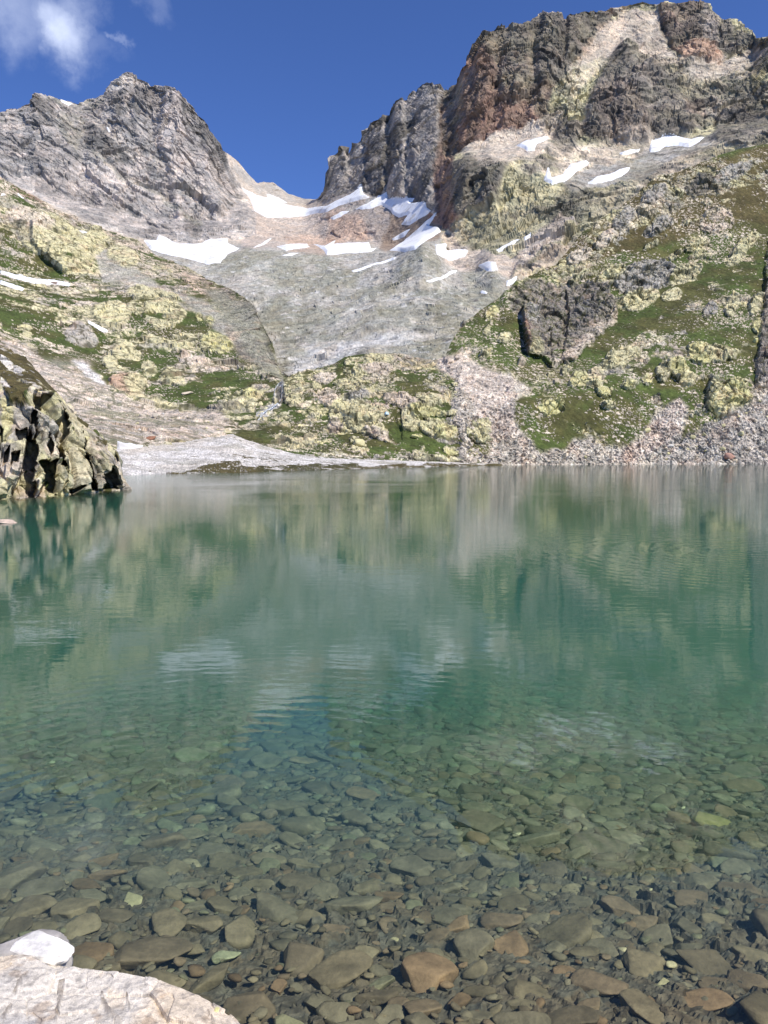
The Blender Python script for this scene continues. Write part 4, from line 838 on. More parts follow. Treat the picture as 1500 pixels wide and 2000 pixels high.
def bed_hit(px, py):
    Y = 4.
    dx, dy, dz_ = px_dir(px, py)
    for _ in range(30): Y = max(.5, .5*Y+.5*(zbed(Y)-H)*dy/dz_)
    return np.array([dx/dy*Y, Y, float(zbed(Y))])
def put(name, mesh, loc, size, rz, col, tilt=(0, 0), **kw):
    o = bpy.data.objects.new(name, mesh); o.location = loc; o.scale = size
    o.rotation_euler = (tilt[0], tilt[1], rz); o.color = (*[float(min(1, v)) for v in col], 1)
    link(o); return tag(o, **kw)
SB = lin((124, 114, 94)); SG = lin((120, 117, 103)); SD = lin((98, 88, 76)); SO = lin((150, 122, 95)); SR = lin((126, 106, 89)); SP = lin((172, 166, 132)); SL = lin((140, 131, 109))
_m = lambda c: c*.45+SB*.55
SO, SR, SD, SG, SL = SO*.6+SB*.4, _m(SR), _m(SD), _m(SG), _m(SL)
GRP = 'stones on the shallow lake bed'
NAMED = [ # px, py, width px, height px, turn, colour, label
 (838, 1915, 124, 80, -20, SO, 'orange-brown boulder with a pale top, nearest the gravel at the bottom middle'),
 (257, 1762, 40, 34, 40, SP, 'pale yellowish roundish stone on the lake bed, left part'),
 (295, 1873, 170, 66, 22, SD, 'long dark purplish slab lying just behind the white shore rock'),
 (442, 1871, 58, 32, 5, lin((165, 170, 140)), 'small pale greenish wedge stone right of the dark slab'),
 (588, 1882, 96, 62, 25, SD, 'dark brown rounded stone left of the orange-brown boulder, half on a bigger slab'),
 (660, 1905, 150, 70, 25, SB, 'broad brown slab partly under the dark rounded stone'),
 (325, 1815, 84, 58, 10, SB, 'blocky olive-brown stone above the dark slab'),
 (397, 1812, 66, 72, 60, SB, 'upright brown stone with a shaded right edge next to the blocky one'),
 (467, 1825, 84, 64, 20, SL, 'light brown angular stone in the middle left of the bed'),
 (545, 1932, 36, 28, 0, SO, 'small orange stone in front of the dark rounded stone'),
 (490, 1970, 110, 64, 10, SD, 'big dark flat stone by the right end of the white shore rock'),
 (55, 1785, 112, 48, 12, SB, 'wide brown stone at the left edge of the bed'),
 (147, 1785, 92, 52, 20, SB, 'brown stone with a pointed right end near the left edge'),
 (225, 1793, 82, 28, -5, SD, 'narrow dark stone below the pale yellowish stone'),
 (157, 1820, 78, 46, 25, SL, 'wedge-shaped brown stone just above the white stone'),
 (655, 1820, 72, 27, 0, SR, 'thin reddish brown stone in the middle of the bed'),
 (280, 1685, 56, 44, 40, SD, 'dark tilted stone in the upper left shallows'),
 (415, 1668, 78, 36, 5, SG, 'wide grey-green stone in the upper left shallows'),
 (925, 1860, 88, 66, -20, SG, 'large grey stone right above the orange-brown boulder'),
 (995, 1855, 78, 54, -20, SO, 'orange-tinted stone touching the large grey one'),
 (1100, 1905, 56, 30, 0, SO, 'small flat orange-brown stone at the bottom right centre'),
 (1170, 1930, 112, 68, -10, SR, 'big brown stone with orange patches at the bottom right centre'),
 (1255, 1892, 100, 56, 15, SB, 'curved hollow-topped brown stone at the bottom right'),
 (1370, 1962, 124, 52, -8, SO, 'long orange-brown slab at the bottom right'),
 (1255, 1982, 104, 76, 0, SB, 'broad dull brown stone cut by the bottom edge at the right'),
 (1465, 1872, 84, 40, 3, SL, 'flat rectangular light slab at the right edge'),
 (1340, 1812, 54, 44, 20, SG, 'four-sided grey-green stone at the right'),
 (1355, 1770, 92, 42, 8, SR, 'wide smooth reddish grey stone at the right'),
 (1450, 1745, 96, 46, -5, SR, 'dark reddish stone near the right edge'),
 (1367, 1732, 86, 38, 0, SG, 'wide grey stone left of the dark reddish one'),
 (1210, 1782, 78, 46, -35, SR, 'brown stone slanting down to the right, right of centre'),
 (1130, 1775, 56, 52, -30, SG, 'pale greyish upright stone right of centre'),
 (1075, 1705, 66, 34, -25, SD, 'dark purplish stone in the deeper middle right'),
 (975, 1690, 90, 40, 0, SG, 'wide grey-green stone in the deeper middle'),
 (810, 1700, 102, 44, -5, SG, 'long pale grey stone in the centre where the sky mirrors'),
 (1407, 1770, 16, 30, 80, SP, 'tiny pale upright pebble beside the reddish stones'),
 (770, 1842, 22, 20, 0, SP, 'tiny pale pebble above the orange-brown boulder'),
 (1300, 1927, 40, 26, 5, SP, 'small light oval stone in front of the hollow-topped stone'),
 (1395, 1810, 66, 36, -10, SL, 'light brown oval stone at the right between grey stones'),
 (980, 1805, 88, 50, 10, SR, 'brownish stone with an orange side in the middle right'),
 (1385, 1610, 86, 34, 0, lin((140, 132, 90)), 'large yellowish flat stone in the deeper right part')]
for k, (px, py, w, h, rz, c, lab) in enumerate(NAMED):
    p = bed_hit(px, py); D_ = p[1]*CT-(p[2]-H)*ST
    sx = w*D_/F/2; vis = (H-p[2])/math.hypot(H-p[2], p[1])
    hh_ = h*D_/F/2; sy = max(.35*sx, min(hh_/max(vis, .2)*.85, sx*1.3)); sz = min(sx, sy)*.5
    put('lake_stone', PROTO[k % 18], (p[0], p[1], p[2]+sz*.35), (sx, sy, sz), math.radians(rz), c*np.array([1.22, 1.24, 1.16]), (RNG.uniform(-.12, .12), RNG.uniform(-.12, .12)), label=lab, cat='stone', group=GRP)
named_xy = [bed_hit(n[0], n[1])[:2] for n in NAMED]
# the rest: nearest 258 as single stones, the others as one mass
pts = []
cand = []
for _ in range(27000):
    Y = 2.1*math.exp(RNG.uniform(0, math.log(22/2.1))); X = RNG.uniform(-1, 1)*(1.2+Y*.60)
    if RNG.uniform() > (Y/22)**.35+.25: continue
    cand.append((X, Y))
cells = {}
for X, Y in cand:
    s_ = float(np.clip(RNG.lognormal(-2.12, .45), .045, .25))
    gx = X/Y
    if -.12 < gx < .12 and Y < 3.2: s_ *= .45
    if abs(X+.95) < .9 and Y < 2.9: continue
    ok = all((X-a)**2+(Y-b)**2 > (.16+s_*.7)**2 for a, b in named_xy) if Y < 6.5 else True
    if ok:
        key = (int(X/.3), int(Y/.3))
        for i in (-1, 0, 1):
            for j in (-1, 0, 1):
                for (a, b, r_) in cells.get((key[0]+i, key[1]+j), []):
                    if (X-a)**2+(Y-b)**2 < ((r_+s_)*.62)**2: ok = False
        if ok: cells.setdefault(key, []).append((X, Y, s_)); pts.append((X, Y, s_))
vis_pts = [p for p in pts if abs(p[0]) < p[1]*.54+.1 and p[1] > 2.5]
rest = [p for p in pts if not (abs(p[0]) < p[1]*.54+.1 and p[1] > 2.5)]
vis_pts.sort(key=lambda p: -p[2]/p[1])
PALS = [SB, SB, SG, SG, SL, SD, SR, SB*.9, SG*1.1, SO*.85, lin((122, 120, 98))]
for k, (X, Y, s_) in enumerate(vis_pts[:250]):
    c = PALS[RNG.integers(len(PALS))]*np.array([1.1, 1.14, 1.06])*RNG.uniform(.8, 1.25)
    a = RNG.uniform(.42, .8); sz = s_*RNG.uniform(.25, .42)
    put('lake_stone', PROTO[k % 18], (X, Y, float(zbed(Y))+sz*.35), (s_, s_*a, sz), RNG.uniform(-.7, .7)+(math.pi if RNG.uniform() < .5 else 0), c, (RNG.uniform(-.3, .3), RNG.uniform(-.25, .25)),
        label='unremarkable brown or grey stone among many alike on the lake bed', cat='stone', group=GRP)
SV, SF, SCc, off = [], [], [], 0
small = [stone_shape(700+k, 2, 7, .03, .05) for k in range(10)]
mid_ = [stone_shape(760+k, 3, 7, .02, .05) for k in range(10)]
lst = vis_pts[250:]+rest
for _ in range(2000):   # pebbles between them
    Y = 2.2*math.exp(RNG.uniform(0, math.log(9/2.2))); lst.append((RNG.uniform(-1, 1)*(.6+Y*.58), Y, float(RNG.uniform(.012, .05))))
for X, Y, s_ in lst:
    P_, F_ = (mid_ if s_ > .07 else small)[RNG.integers(10)]
    a = RNG.uniform(.45, .85); sz = s_*RNG.uniform(.25, .5); rz = RNG.uniform(-.7, .7)+(math.pi if RNG.uniform() < .5 else 0)
    M = np.array((Matrix.Rotation(rz, 3, 'Z') @ Matrix.Rotation(RNG.uniform(-.3, .3), 3, 'X') @ Matrix.Rotation(RNG.uniform(-.3, .3), 3, 'Y') @ Matrix.Diagonal((s_, s_*a, sz))))
    SV.append(P_@M.T+np.array([X, Y, float(zbed(Y))+sz*.3+(.02 if s_ < .05 else 0)])); SF.append(F_+off); off += len(P_)
    c = np.minimum(PALS[RNG.integers(len(PALS))]*np.array([1.1, 1.14, 1.06])*RNG.uniform(.76, 1.26), 1)
    if s_ < .05 and RNG.uniform() < .015: c = SP*1.6
    SCc.append(np.tile(c, (len(P_), 1)))
me = tri_mesh('lake_bed_stones', np.vstack(SV), np.vstack(SF)); set_col(me, np.vstack(SCc)); me.materials.append(M_STONE)
tag(link(bpy.data.objects.new('lake_bed_stones', me)), 'countless smaller stones and pebbles covering the lake bed', 'stones', None, 'stuff')

# ================================================================== 5. water
def water_mat():
    m, nt, N, L, out = newmat('lake water')
    geo = N.new('ShaderNodeNewGeometry')
    def mapn(sx, sy, rot=0, loc=(0, 0, 0)):
        mp = N.new('ShaderNodeMapping'); mp.inputs['Scale'].default_value = (sx, sy, 1); mp.inputs['Rotation'].default_value = (0, 0, rot); mp.inputs['Location'].default_value = loc
        L.new(geo.outputs['Position'], mp.inputs['Vector']); return mp.outputs[0]
    def term(src, k, off=-.5):
        a = N.new('ShaderNodeMath'); a.operation = 'MULTIPLY_ADD'; L.new(src, a.inputs[0]); a.inputs[1].default_value = k; a.inputs[2].default_value = off*k; return a.outputs[0]
    def add(a, b):
        n = N.new('ShaderNodeMath'); n.operation = 'ADD'; L.new(a, n.inputs[0]); L.new(b, n.inputs[1]); return n.outputs[0]
    def times(a, b):
        n = N.new('ShaderNodeMath'); n.operation = 'MULTIPLY'; L.new(a, n.inputs[0]); L.new(b, n.inputs[1]); return n.outputs[0]
    # calm and ruffled patches
    pn = noise(N, L, mapn(.05, .12), 1, 3, .6); patch = ramp(N, L, pn, .38, .35, .62, 1.0)
    near = N.new('ShaderNodeSeparateXYZ'); L.new(geo.outputs['Position'], near.inputs[0])
    mr = N.new('ShaderNodeMapRange'); L.new(near.outputs[1], mr.inputs['Value']); mf = N.new('ShaderNodeMapRange'); L.new(near.outputs[1], mf.inputs['Value']); mf.inputs['From Min'].default_value = 14; mf.inputs['From Max'].default_value = 60; mf.inputs['To Min'].default_value = 1; mf.inputs['To Max'].default_value = 2.6; mr.inputs['From Min'].default_value = 3.2; mr.inputs['From Max'].default_value = 8.5
    mr.inputs['To Min'].default_value = .07; mr.inputs['To Max'].default_value = 1.0
    h = add(term(noise(N, L, mapn(1.0, 3.4, .10), 1.2, 3, .55), W1), term(noise(N, L, mapn(1.0, 2.4, -.12), 5.5, 3, .5), W2))
    h = times(times(times(h, patch), mr.outputs[0]), mf.outputs[0])
    def rings(cx, cy, sc, k, r0, r1):
        v = mapn(1, 1, 0, (-cx, -cy, 0)); w = N.new('ShaderNodeTexWave'); w.wave_type = 'RINGS'; w.rings_direction = 'Z'; w.inputs['Scale'].default_value = sc
        w.inputs['Distortion'].default_value = 5.5; w.inputs['Detail'].default_value = 2; w.inputs['Detail Scale'].default_value = .8; L.new(v, w.inputs['Vector'])
        ln = N.new('ShaderNodeVectorMath'); ln.operation = 'LENGTH'; L.new(v, ln.inputs[0])
        f = N.new('ShaderNodeMapRange'); L.new(ln.outputs['Value'], f.inputs['Value']); f.inputs['From Min'].default_value = r0; f.inputs['From Max'].default_value = r1; f.inputs['To Min'].default_value = 1; f.inputs['To Max'].default_value = 0
        f.interpolation_type = 'SMOOTHSTEP'
        return times(term(w.outputs['Fac'], k), f.outputs[0])
    h = add(h, rings(-1.1, 4.3, 1.5, .0006, 1.5, 7.0)); h = add(h, rings(9.5, 19, .8, .0018, 2.0, 9.0))
    b = N.new('ShaderNodeBump'); b.inputs['Strength'].default_value = 1; b.inputs['Distance'].default_value = 1; L.new(h, b.inputs['Height'])
    fr = N.new('ShaderNodeFresnel'); fr.inputs['IOR'].default_value = 1.44; L.new(b.outputs[0], fr.inputs['Normal'])
    tr = N.new('ShaderNodeBsdfTransparent'); gl = N.new('ShaderNodeBsdfGlossy'); gl.inputs['Roughness'].default_value = .02; L.new(b.outputs[0], gl.inputs['Normal'])
    mx = N.new('ShaderNodeMixShader'); L.new(fr.outputs[0], mx.inputs[0]); L.new(tr.outputs[0], mx.inputs[1]); L.new(gl.outputs[0], mx.inputs[2]); L.new(mx.outputs[0], out.inputs['Surface'])
    ab = N.new('ShaderNodeVolumeAbsorption'); ab.inputs['Color'].default_value = (*WABS, 1); ab.inputs['Density'].default_value = WAD
    sc_ = N.new('ShaderNodeVolumeScatter'); sc_.inputs['Color'].default_value = (*WSC, 1); sc_.inputs['Density'].default_value = WSD; sc_.inputs['Anisotropy'].default_value = 0.1
    ad = N.new('ShaderNodeAddShader'); L.new(ab.outputs[0], ad.inputs[0]); L.new(sc_.outputs[0], ad.inputs[1]); L.new(ad.outputs[0], out.inputs['Volume'])
    return m
W1, W2 = .0038, .00035
WABS = (.25, .76, .68); WAD = .25
WSC = (.58, .93, .82); WSD = .068
bm = bmesh.new(); bmesh.ops.create_cube(bm, size=1)
for v in bm.verts: v.co = ((v.co.x)*1200, 100+(v.co.y)*230, -10+(v.co.z)*20)
me = bpy.data.meshes.new('lake_water'); bm.to_mesh(me); bm.free(); me.materials.append(water_mat())
tag(link(bpy.data.objects.new('lake_water', me)), kind='structure')

# ================================================================== 6. white shore rock in the foreground
RT = [(-500, 1840, 2.7), (-200, 1860, 3.0), (0, 1868, 3.02), (60, 1872, 3.02), (100, 1882, 3.0), (150, 1890, 2.98), (200, 1898, 2.96), (240, 1900, 2.94), (270, 1906, 2.93), (300, 1915, 2.91), (330, 1925, 2.9), (360, 1938, 2.88), (385, 1948, 2.86), (405, 1962, 2.84), (430, 1980, 2.82), (455, 2000, 2.8), (520, 2070, 2.7), (640, 2300, 2.35), (760, 2700, 1.9)]
RM1 = [(-500, 2100, 2.2), (0, 2000, 2.62), (200, 2010, 2.62), (330, 2040, 2.6), (455, 2120, 2.5), (640, 2400, 2.2), (760, 2800, 1.8)]
RM2 = [(-500, 2500, 1.6), (0, 2400, 1.85), (330, 2500, 1.8), (455, 2600, 1.75), (760, 3000, 1.65)]
RF = ('z', [(-500, 1.2, .1), (330, 1.3, 0), (760, 1.6, .05)])
def up(off, dzz): return ('z', [(x, Y+off, float(zof(y, Y))+dzz) for x, y, Y in RT])
R = Land('granite_boulder', [up(.42, -.95), up(.25, -.6), up(.12, -.16), RT, RM1, RM2, RF], -500, 760, 1.0, None, None, ridge=3, sm=2)
G_ = lambda r, g, b: np.minimum(lin((r, g, b))*.78, .86)
PAL['gw'] = G_(246, 237, 222); PAL['gb'] = G_(218, 214, 208); PAL['gp'] = G_(244, 226, 200); PAL['gr'] = G_(176, 146, 116)
PAL['crk0'] = G_(150, 144, 138); R.col[:] = PAL['gw']; R.spots('gb', .5, .50, .07, 951, k=.8); R.spots('gp', .35, .52, .06, 952, k=.8); R.spots('gr', .10, .66, .04, 953, k=.45); R.spots('crk0', .035, .64, .03, 954, k=.4)
R.paint([(210, 1925), (245, 1935), (240, 1965), (215, 1960)], 'gp', .6); R.paint(ell(419, 1981, 4.5, 3.5), 'yel', 1, .8, .8)
PAL['crk'] = G_(112, 96, 82)
for p, v in [([(112, 1917), (124, 1912), (119, 1960), (114, 2002), (110, 1995), (113, 1950)], -.03), ([(196, 1943), (203, 1944), (216, 1975), (240, 2003), (232, 2003), (208, 1975)], -.05), ([(22, 1945), (40, 1915), (56, 1905), (38, 1925), (28, 1948)], -.025), ([(0, 1990), (18, 1968), (22, 1972), (5, 1998)], -.02),
             ([(244, 1935), (250, 1945), (257, 1970), (252, 1965), (246, 1950)], -.02), ([(398, 1980), (401, 1978), (410, 2000), (406, 2000)], -.02)]:
    R.relief(p, v, 1.5, 7); R.paint(p, 'crk', .5, 1.5, 7)
def dispR(L):
    P = L.p; W = warp(P, .5, .12, 961)
    h1, _, e1 = facet(W, (.42, .3, .3), 962, .8); h2, _, e2 = facet(W, .11, 965, 1.); 
    return .022*h1+.006*h2-.004*np.exp(-(e1/.03)**2)+(fbm(P, .3, 5, 966)-.5)*.05+(fbm(P, .04, 4, 967)-.5)*.007
M_GRAN = terrain_mat('pale granite', .030, .55, .34, .8)
R.finish(M_GRAN, dispR)
o = R.obj; del o['kind']; tag(o, 'large cream white granite shore rock with cracks in the bottom left corner', 'rock')
def rock_thing(name, px, py, w, h, Y, rz, col, seed, lab, cat='rock', sub=5, dz_=0, tilt=(0, 0), rough=.05, group=None):
    P_, F_ = stone_shape(seed, sub, 14, .035, rough); p = pt(px, py, Y); D_ = p[1]*CT-(p[2]-H)*ST
    sx = w*D_/F/2; sz = h*D_/F/2
    me = tri_mesh(name, P_*np.array([1, .8, 1.6]), F_); set_col(me, np.tile(col, (len(P_), 1))); me.materials.append(M_STONE)
    return put(name, me, tuple(p+np.array([0, 0, dz_])), (sx, sx*.8, sz), math.radians(rz), (1, 1, 1), tilt, label=lab, cat=cat, group=group)
rock_thing('stone', 58, 1882, 200, 66, 3.12, 0, G_(200, 196, 194), 1203, 'low grey slab behind the large shore rock, under the white stone')
rock_thing('stone', 74, 1853, 138, 36, 3.14, -4, np.array([.98, .96, .94]), 1209, 'bright white stone perched behind the large shore rock', rough=.09)
rock_thing('stone', -4, 1021, 78, 11, 27.5, 0, G_(225, 205, 190), 1211, 'low pale rock breaking the water surface at the left edge')

# ================================================================== 7. boulders, tent and stream on the far side
def at(L, px, py):
    if not hasattr(L, 'gc'):
        X = L.V.reshape(-1, 3); gx, gy = proj(X[:, 0], X[:, 1], X[:, 2]); rr = np.repeat(np.arange(L.R) >= L.ridx, L.C)
        L.gc = (X, gx.astype(np.float32), gy.astype(np.float32)+(~rr)*9999)
    X, gx, gy = L.gc; return X[np.argmin((gx-px)**2+(gy-py)**2)]
PR2 = []
for k in range(8):
    P_, F_ = stone_shape(1300+k, 3, 12, .04, .05, 1.5); me = tri_mesh('boulder', P_, F_); set_col(me, np.ones((len(P_), 3))); me.materials.append(M_STONE); PR2.append(me)
def boulder(L, px, py, w, h, c, rz, k, lab, group):
    p = at(L, px, py); s_ = p[1]/F
    put('boulder', PR2[k % 8], (p[0], p[1], p[2]+h*s_*.12), (w*s_/2, w*s_/2*.9, h*s_*.62), rz, c, (RNG.uniform(-.2, .2), RNG.uniform(-.2, .2)), label=lab, cat='boulder', group=group)
BC = [np.minimum(PAL[c]*1.0, 1) for c in ('gravel', 'cream', 'talus', 'lich', 'slab', 'pinks')]
GB = 'boulders on the scree and meadows round the lake'
for L, px, py, w, h, c, lab in [
  (B, 1424, 893, 26, 15, lin((190, 150, 135)), 'reddish boulder above the waterline at the right, largest on the scree'), (B, 1446, 848, 14, 10, PAL['lich'], 'greenish pale boulder halfway up the right scree'),
  (B, 1476, 668, 12, 12, PAL['yel'], 'lone yellowish boulder with a black shadow high on the right meadow'), (B, 1310, 872, 16, 8, PAL['gravel'], 'flat pale boulder low on the right scree'),
  (B, 1324, 871, 14, 7, PAL['cream'], 'cream boulder beside the flat pale one on the right scree'), (B, 1263, 843, 16, 10, PAL['lich'], 'pale oblong boulder at the tip of the meadow above the scree'),
  (B, 1280, 795, 7, 5, PAL['gravel'], 'single small pale boulder in the middle of the green meadow'), (Cc, 296, 857, 26, 9, lin((150, 110, 90)), 'dark reddish flat boulder above the left shore snow patch'),
  (Cc, 104, 554, 17, 6, lin((130, 110, 100)), 'dark stone lying in the long snow strip on the left slope'), (Cc, 365, 770, 26, 6, PAL['cream'], 'flat broken cream boulder on the left meadow'),
  (Cc, 278, 815, 18, 9, PAL['talus'], 'square pinkish boulder on the left scree'), (Cc, 306, 813, 20, 9, PAL['talus'], 'cracked pinkish boulder on the left scree, right of the square one'),
  (D, 812, 854, 18, 8, PAL['yel'], 'yellow-green boulder in the grass below the knoll'), (D, 700, 868, 34, 18, PAL['lich'], 'long lichened boulder below the left knoll slab'),
  (D, 910, 640, 10, 6, PAL['cream'], 'pale boulder at the head of the stone chute')]:
    boulder(L, px, py, w, h, c, RNG.uniform(0, 3), RNG.integers(8), lab, GB)
inp = lambda x, y, poly: sdist(np.array([float(x)]), np.array([float(y)]), poly)[0] > 0
def scatter(L, poly, n, lo, hi, cols, lab, group):
    a = np.array(poly); k = 0
    while k < n:
        x = RNG.uniform(a[:, 0].min(), a[:, 0].max()); y = RNG.uniform(a[:, 1].min(), a[:, 1].max())
        if not inp(x, y, poly): continue
        w = lo+(hi-lo)*RNG.uniform()**2.5; boulder(L, x, y, w, w*RNG.uniform(.5, .8), cols[RNG.integers(len(cols))]*RNG.uniform(.75, 1.1), RNG.uniform(0, 3), RNG.integers(8), lab, group); k += 1
scatter(B, [(1260, 880), (1400, 820), (1500, 770), (1500, 904), (1260, 905)], 100, 5, 13, BC, 'pale block among many alike on the right-hand scree', GB)
scatter(B, [(950, 890), (1100, 885), (1260, 880), (1260, 905), (950, 906)], 40, 3, 8, BC, 'small pale block among many alike along the far shore', GB)
scatter(Cc, [(230, 800), (420, 810), (430, 845), (300, 862), (230, 850)], 45, 3, 8, BC, 'pinkish block among many alike on the left scree', GB)
scatter(D, [(880, 720), (960, 740), (1000, 800), (1000, 880), (960, 880)], 40, 3, 7, BC, 'small block among many alike in the central stone chute', GB)
scatter(D, [(560, 850), (700, 870), (900, 885), (940, 870), (940, 900), (560, 880)], 30, 3, 8, [PAL['yel'], PAL['lich'], PAL['cream']], 'lichened block among many alike in the grass below the knoll', GB)

m, nt, N, L_, out = newmat('tent cloth'); p = N.new('ShaderNodeBsdfPrincipled'); tc = N.new('ShaderNodeTexCoord')
nz = noise(N, L_, tc.outputs['Object'], 3, 3); cc = ramp(N, L_, nz, .3, (.42, .68, .82), .7, (.55, .78, .88)); L_.new(cc, p.inputs['Base Color']); L_.new(p.outputs[0], out.inputs[0]); M_TENT = m
m, nt, N, L_, out = newmat('tent white'); p = N.new('ShaderNodeBsdfPrincipled'); tc = N.new('ShaderNodeTexCoord')
nz = noise(N, L_, tc.outputs['Object'], 3, 3); cc = ramp(N, L_, nz, .3, .78, .7, .86); L_.new(cc, p.inputs['Base Color']); L_.new(p.outputs[0], out.inputs[0]); M_TENTW = m
q = at(D, 755, 810)
te = bpy.data.objects.new('tent', None); te.location = tuple(q); link(te); tag(te, 'tiny pale blue dome tent with a white top on the knoll slab', 'tent')
def dome(name, rx, ry, rz_, z0, mat, lo, hi, x=0, y=0):
    V = []; Fq = []; n, mm = 16, 7
    for j in range(mm):
        t = lo+(hi-lo)*j/(mm-1)
        for i in range(n):
            a = 2*math.pi*i/n; k = 1-.10*abs(math.sin(2*a)); c_ = math.cos(t)**.9
            V.append((x+rx*k*c_*math.cos(a), y+ry*k*c_*math.sin(a), z0+rz_*math.sin(t)))
    for j in range(mm-1):
        for i in range(n): Fq.append((j*n+i, j*n+(i+1) % n, (j+1)*n+(i+1) % n, (j+1)*n+i))
    Fq.append(tuple(range(n))[::-1]); Fq.append(tuple((mm-1)*n+i for i in range(n)))
    me = bpy.data.meshes.new(name); me.from_pydata(V, [], Fq); me.materials.append(mat); o = link(bpy.data.objects.new(name, me)); o.parent = te; return o
dome('canopy', .62, .75, .8, -.1, M_TENT, 0, 1.05); dome('roof_cap', .36, .44, .80, -.07, M_TENTW, .95, 1.5)
me = bpy.data.meshes.new('door'); me.from_pydata([(-.2, -.80, -.05), (.2, -.80, -.05), (0.02, -.62, .5), (-.2, -.66, -.05), (.2, -.66, -.05), (0.02, -.5, .5)], [], [(0, 1, 2), (5, 4, 3), (0, 3, 4, 1), (1, 4, 5, 2), (2, 5, 3, 0)])
me.materials.append(M_TENTW); o = link(bpy.data.objects.new('door', me)); o.parent = te

m, nt, N, L_, out = newmat('white water'); p = N.new('ShaderNodeBsdfPrincipled'); geo = N.new('ShaderNodeNewGeometry')
nz = noise(N, L_, geo.outputs['Position'], 1.6, 5, .8); cc = ramp(N, L_, nz, .44, (.20, .24, .28), .58, (.80, .82, .84)); L_.new(cc, p.inputs['Base Color']); p.inputs['Roughness'].default_value = .3; L_.new(p.outputs[0], out.inputs[0]); M_WW = m
V = []; Fq = []
def ribbon(path, w):
    P0 = []
    for (x0, y0), (x1, y1) in zip(path[:-1], path[1:]):
        for t in np.linspace(0, 1, 7, endpoint=False): P0.append(at(D, x0+(x1-x0)*t+RNG.uniform(-.6, .6), y0+(y1-y0)*t))
    P0 = np.array(P0); P0[1:-1] = (P0[:-2]+P0[1:-1]*2+P0[2:])/4; b = len(V)
    for i, q in enumerate(P0):
        ww = w*RNG.uniform(.5, 1.3)
        for sx, hz in ((-1, .0), (-.4, .28), (.4, .28), (1, .0)): V.append((q[0]+sx*ww/2, q[1]-.5, q[2]+hz+.25))
    for i in range(len(P0)-1):
        for j in range(3): Fq.append((b+i*4+j, b+i*4+j+1, b+(i+1)*4+j+1, b+(i+1)*4+j))
ribbon([(552, 748), (543, 753), (538, 762), (536, 776), (538, 788)], .2); ribbon([(552, 752), (552, 765), (550, 780), (545, 790)], .15)
ribbon([(543, 790), (530, 800), (515, 808), (508, 820), (500, 830)], .3); ribbon([(512, 808), (508, 815), (516, 822), (506, 832)], .2)
me = bpy.data.meshes.new('stream'); me.from_pydata(V, [], Fq); me.materials.append(M_WW); tag(link(bpy.data.objects.new('stream', me)), kind='structure')

# ================================================================== 8. sky, sun, camera
SUN_AZ, SUN_EL = math.radians(130), math.radians(50)    # azimuth from the view direction (+Y) towards the right (+X)
W = bpy.data.worlds.new('World'); SC.world = W; W.use_nodes = True
nt = W.node_tree; N = nt.nodes; L_ = nt.links; bg = N['Background']
sky = N.new('ShaderNodeTexSky'); sky.sky_type = 'NISHITA'; sky.sun_disc = False; sky.sun_elevation = SUN_EL; sky.sun_rotation = SUN_AZ
sky.altitude = 2400; sky.air_density = 1.0; sky.dust_density = .15; sky.ozone_density = 2.2
tc = N.new('ShaderNodeTexCoord')
wn = N.new('ShaderNodeTexNoise'); wn.inputs['Scale'].default_value = 11; wn.inputs['Detail'].default_value = 6; wn.inputs['Roughness'].default_value = .6; L_.new(tc.outputs['Generated'], wn.inputs['Vector'])
wv = N.new('ShaderNodeVectorMath'); wv.operation = 'MULTIPLY_ADD'; L_.new(wn.outputs['Color'], wv.inputs[0]); wv.inputs[1].default_value = (.11, .11, .11); L_.new(tc.outputs['Generated'], wv.inputs[2])
tot = None
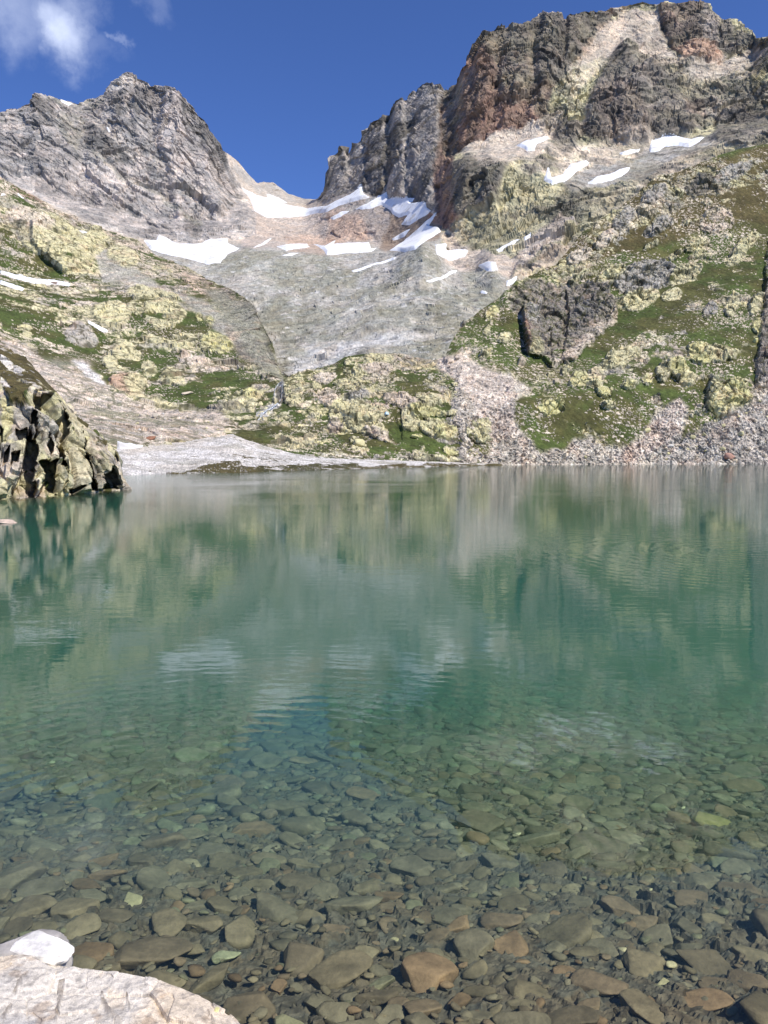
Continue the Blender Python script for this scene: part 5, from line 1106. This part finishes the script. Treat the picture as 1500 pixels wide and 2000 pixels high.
for x, y, r_, k in [(20, 8, 62, .55), (75, 22, 50, .55), (135, 62, 58, 1.0), (110, 30, 55, .8), (160, 20, 45, .5), (240, 96, 12, .3), (200, 110, 30, .18), (290, 2, 26, .22), (10, -30, 40, .5)]:
    d = np.array(px_dir(x, y), float); d /= np.linalg.norm(d); d = d+.055
    ds = N.new('ShaderNodeVectorMath'); ds.operation = 'DISTANCE'; L_.new(wv.outputs[0], ds.inputs[0]); ds.inputs[1].default_value = tuple(d)
    mr = N.new('ShaderNodeMapRange'); mr.interpolation_type = 'SMOOTHSTEP'; L_.new(ds.outputs['Value'], mr.inputs['Value']); mr.inputs['From Min'].default_value = .12*r_/F; mr.inputs['From Max'].default_value = 1.25*r_/F
    mr.inputs['To Min'].default_value = k; mr.inputs['To Max'].default_value = 0
    if tot is None: tot = mr.outputs[0]
    else:
        mm = N.new('ShaderNodeMath'); mm.operation = 'MAXIMUM'; L_.new(tot, mm.inputs[0]); L_.new(mr.outputs[0], mm.inputs[1]); tot = mm.outputs[0]
mt = N.new('ShaderNodeMath'); mt.operation = 'MULTIPLY'; L_.new(tot, mt.inputs[0])
rr_ = ramp(N, L_, wn.outputs['Fac'], .32, .45, .62, 1.0); L_.new(rr_, mt.inputs[1])
tn = N.new('ShaderNodeMix'); tn.data_type = 'RGBA'; tn.blend_type = 'MULTIPLY'; tn.inputs[0].default_value = 1; L_.new(sky.outputs[0], tn.inputs[6]); tn.inputs[7].default_value = (.80, 1.05, 1.65, 1)
mx = N.new('ShaderNodeMix'); mx.data_type = 'RGBA'; L_.new(mt.outputs[0], mx.inputs[0]); L_.new(tn.outputs[2], mx.inputs[6]); mx.inputs[7].default_value = (8.0, 9.0, 11.8, 1)
L_.new(mx.outputs[2], bg.inputs[0]); bg.inputs[1].default_value = .082
sl = bpy.data.lights.new('sun', 'SUN'); sl.energy = 4.2; sl.angle = math.radians(.5); sl.color = (1, .95, .87)
so = link(bpy.data.objects.new('sun', sl))
sd = Vector((math.sin(SUN_AZ)*math.cos(SUN_EL), math.cos(SUN_AZ)*math.cos(SUN_EL), math.sin(SUN_EL)))
so.rotation_euler = sd.to_track_quat('Z', 'Y').to_euler(); so.location = (30, -10, 60)
cam = bpy.data.cameras.new('camera'); cam.sensor_fit = 'VERTICAL'; cam.sensor_height = 36; cam.lens = 36*F/2000; cam.clip_start = .05; cam.clip_end = 6000
co = link(bpy.data.objects.new('camera', cam)); co.location = (0, 0, H); co.rotation_euler = (math.pi/2-TH, 0, 0); SC.camera = co
SC.view_settings.view_transform = 'Standard'; SC.view_settings.look = 'None'; SC.view_settings.exposure = 0.27; SC.view_settings.gamma = 1
SC.cycles.use_denoising = True; SC.cycles.max_bounces = 6; SC.cycles.diffuse_bounces = 2; SC.cycles.glossy_bounces = 2; SC.cycles.volume_bounces = 1; SC.cycles.transparent_max_bounces = 12
SC.cycles.caustics_reflective = False; SC.cycles.caustics_refractive = False; SC.cycles.use_adaptive_sampling = True; SC.cycles.adaptive_threshold = .02
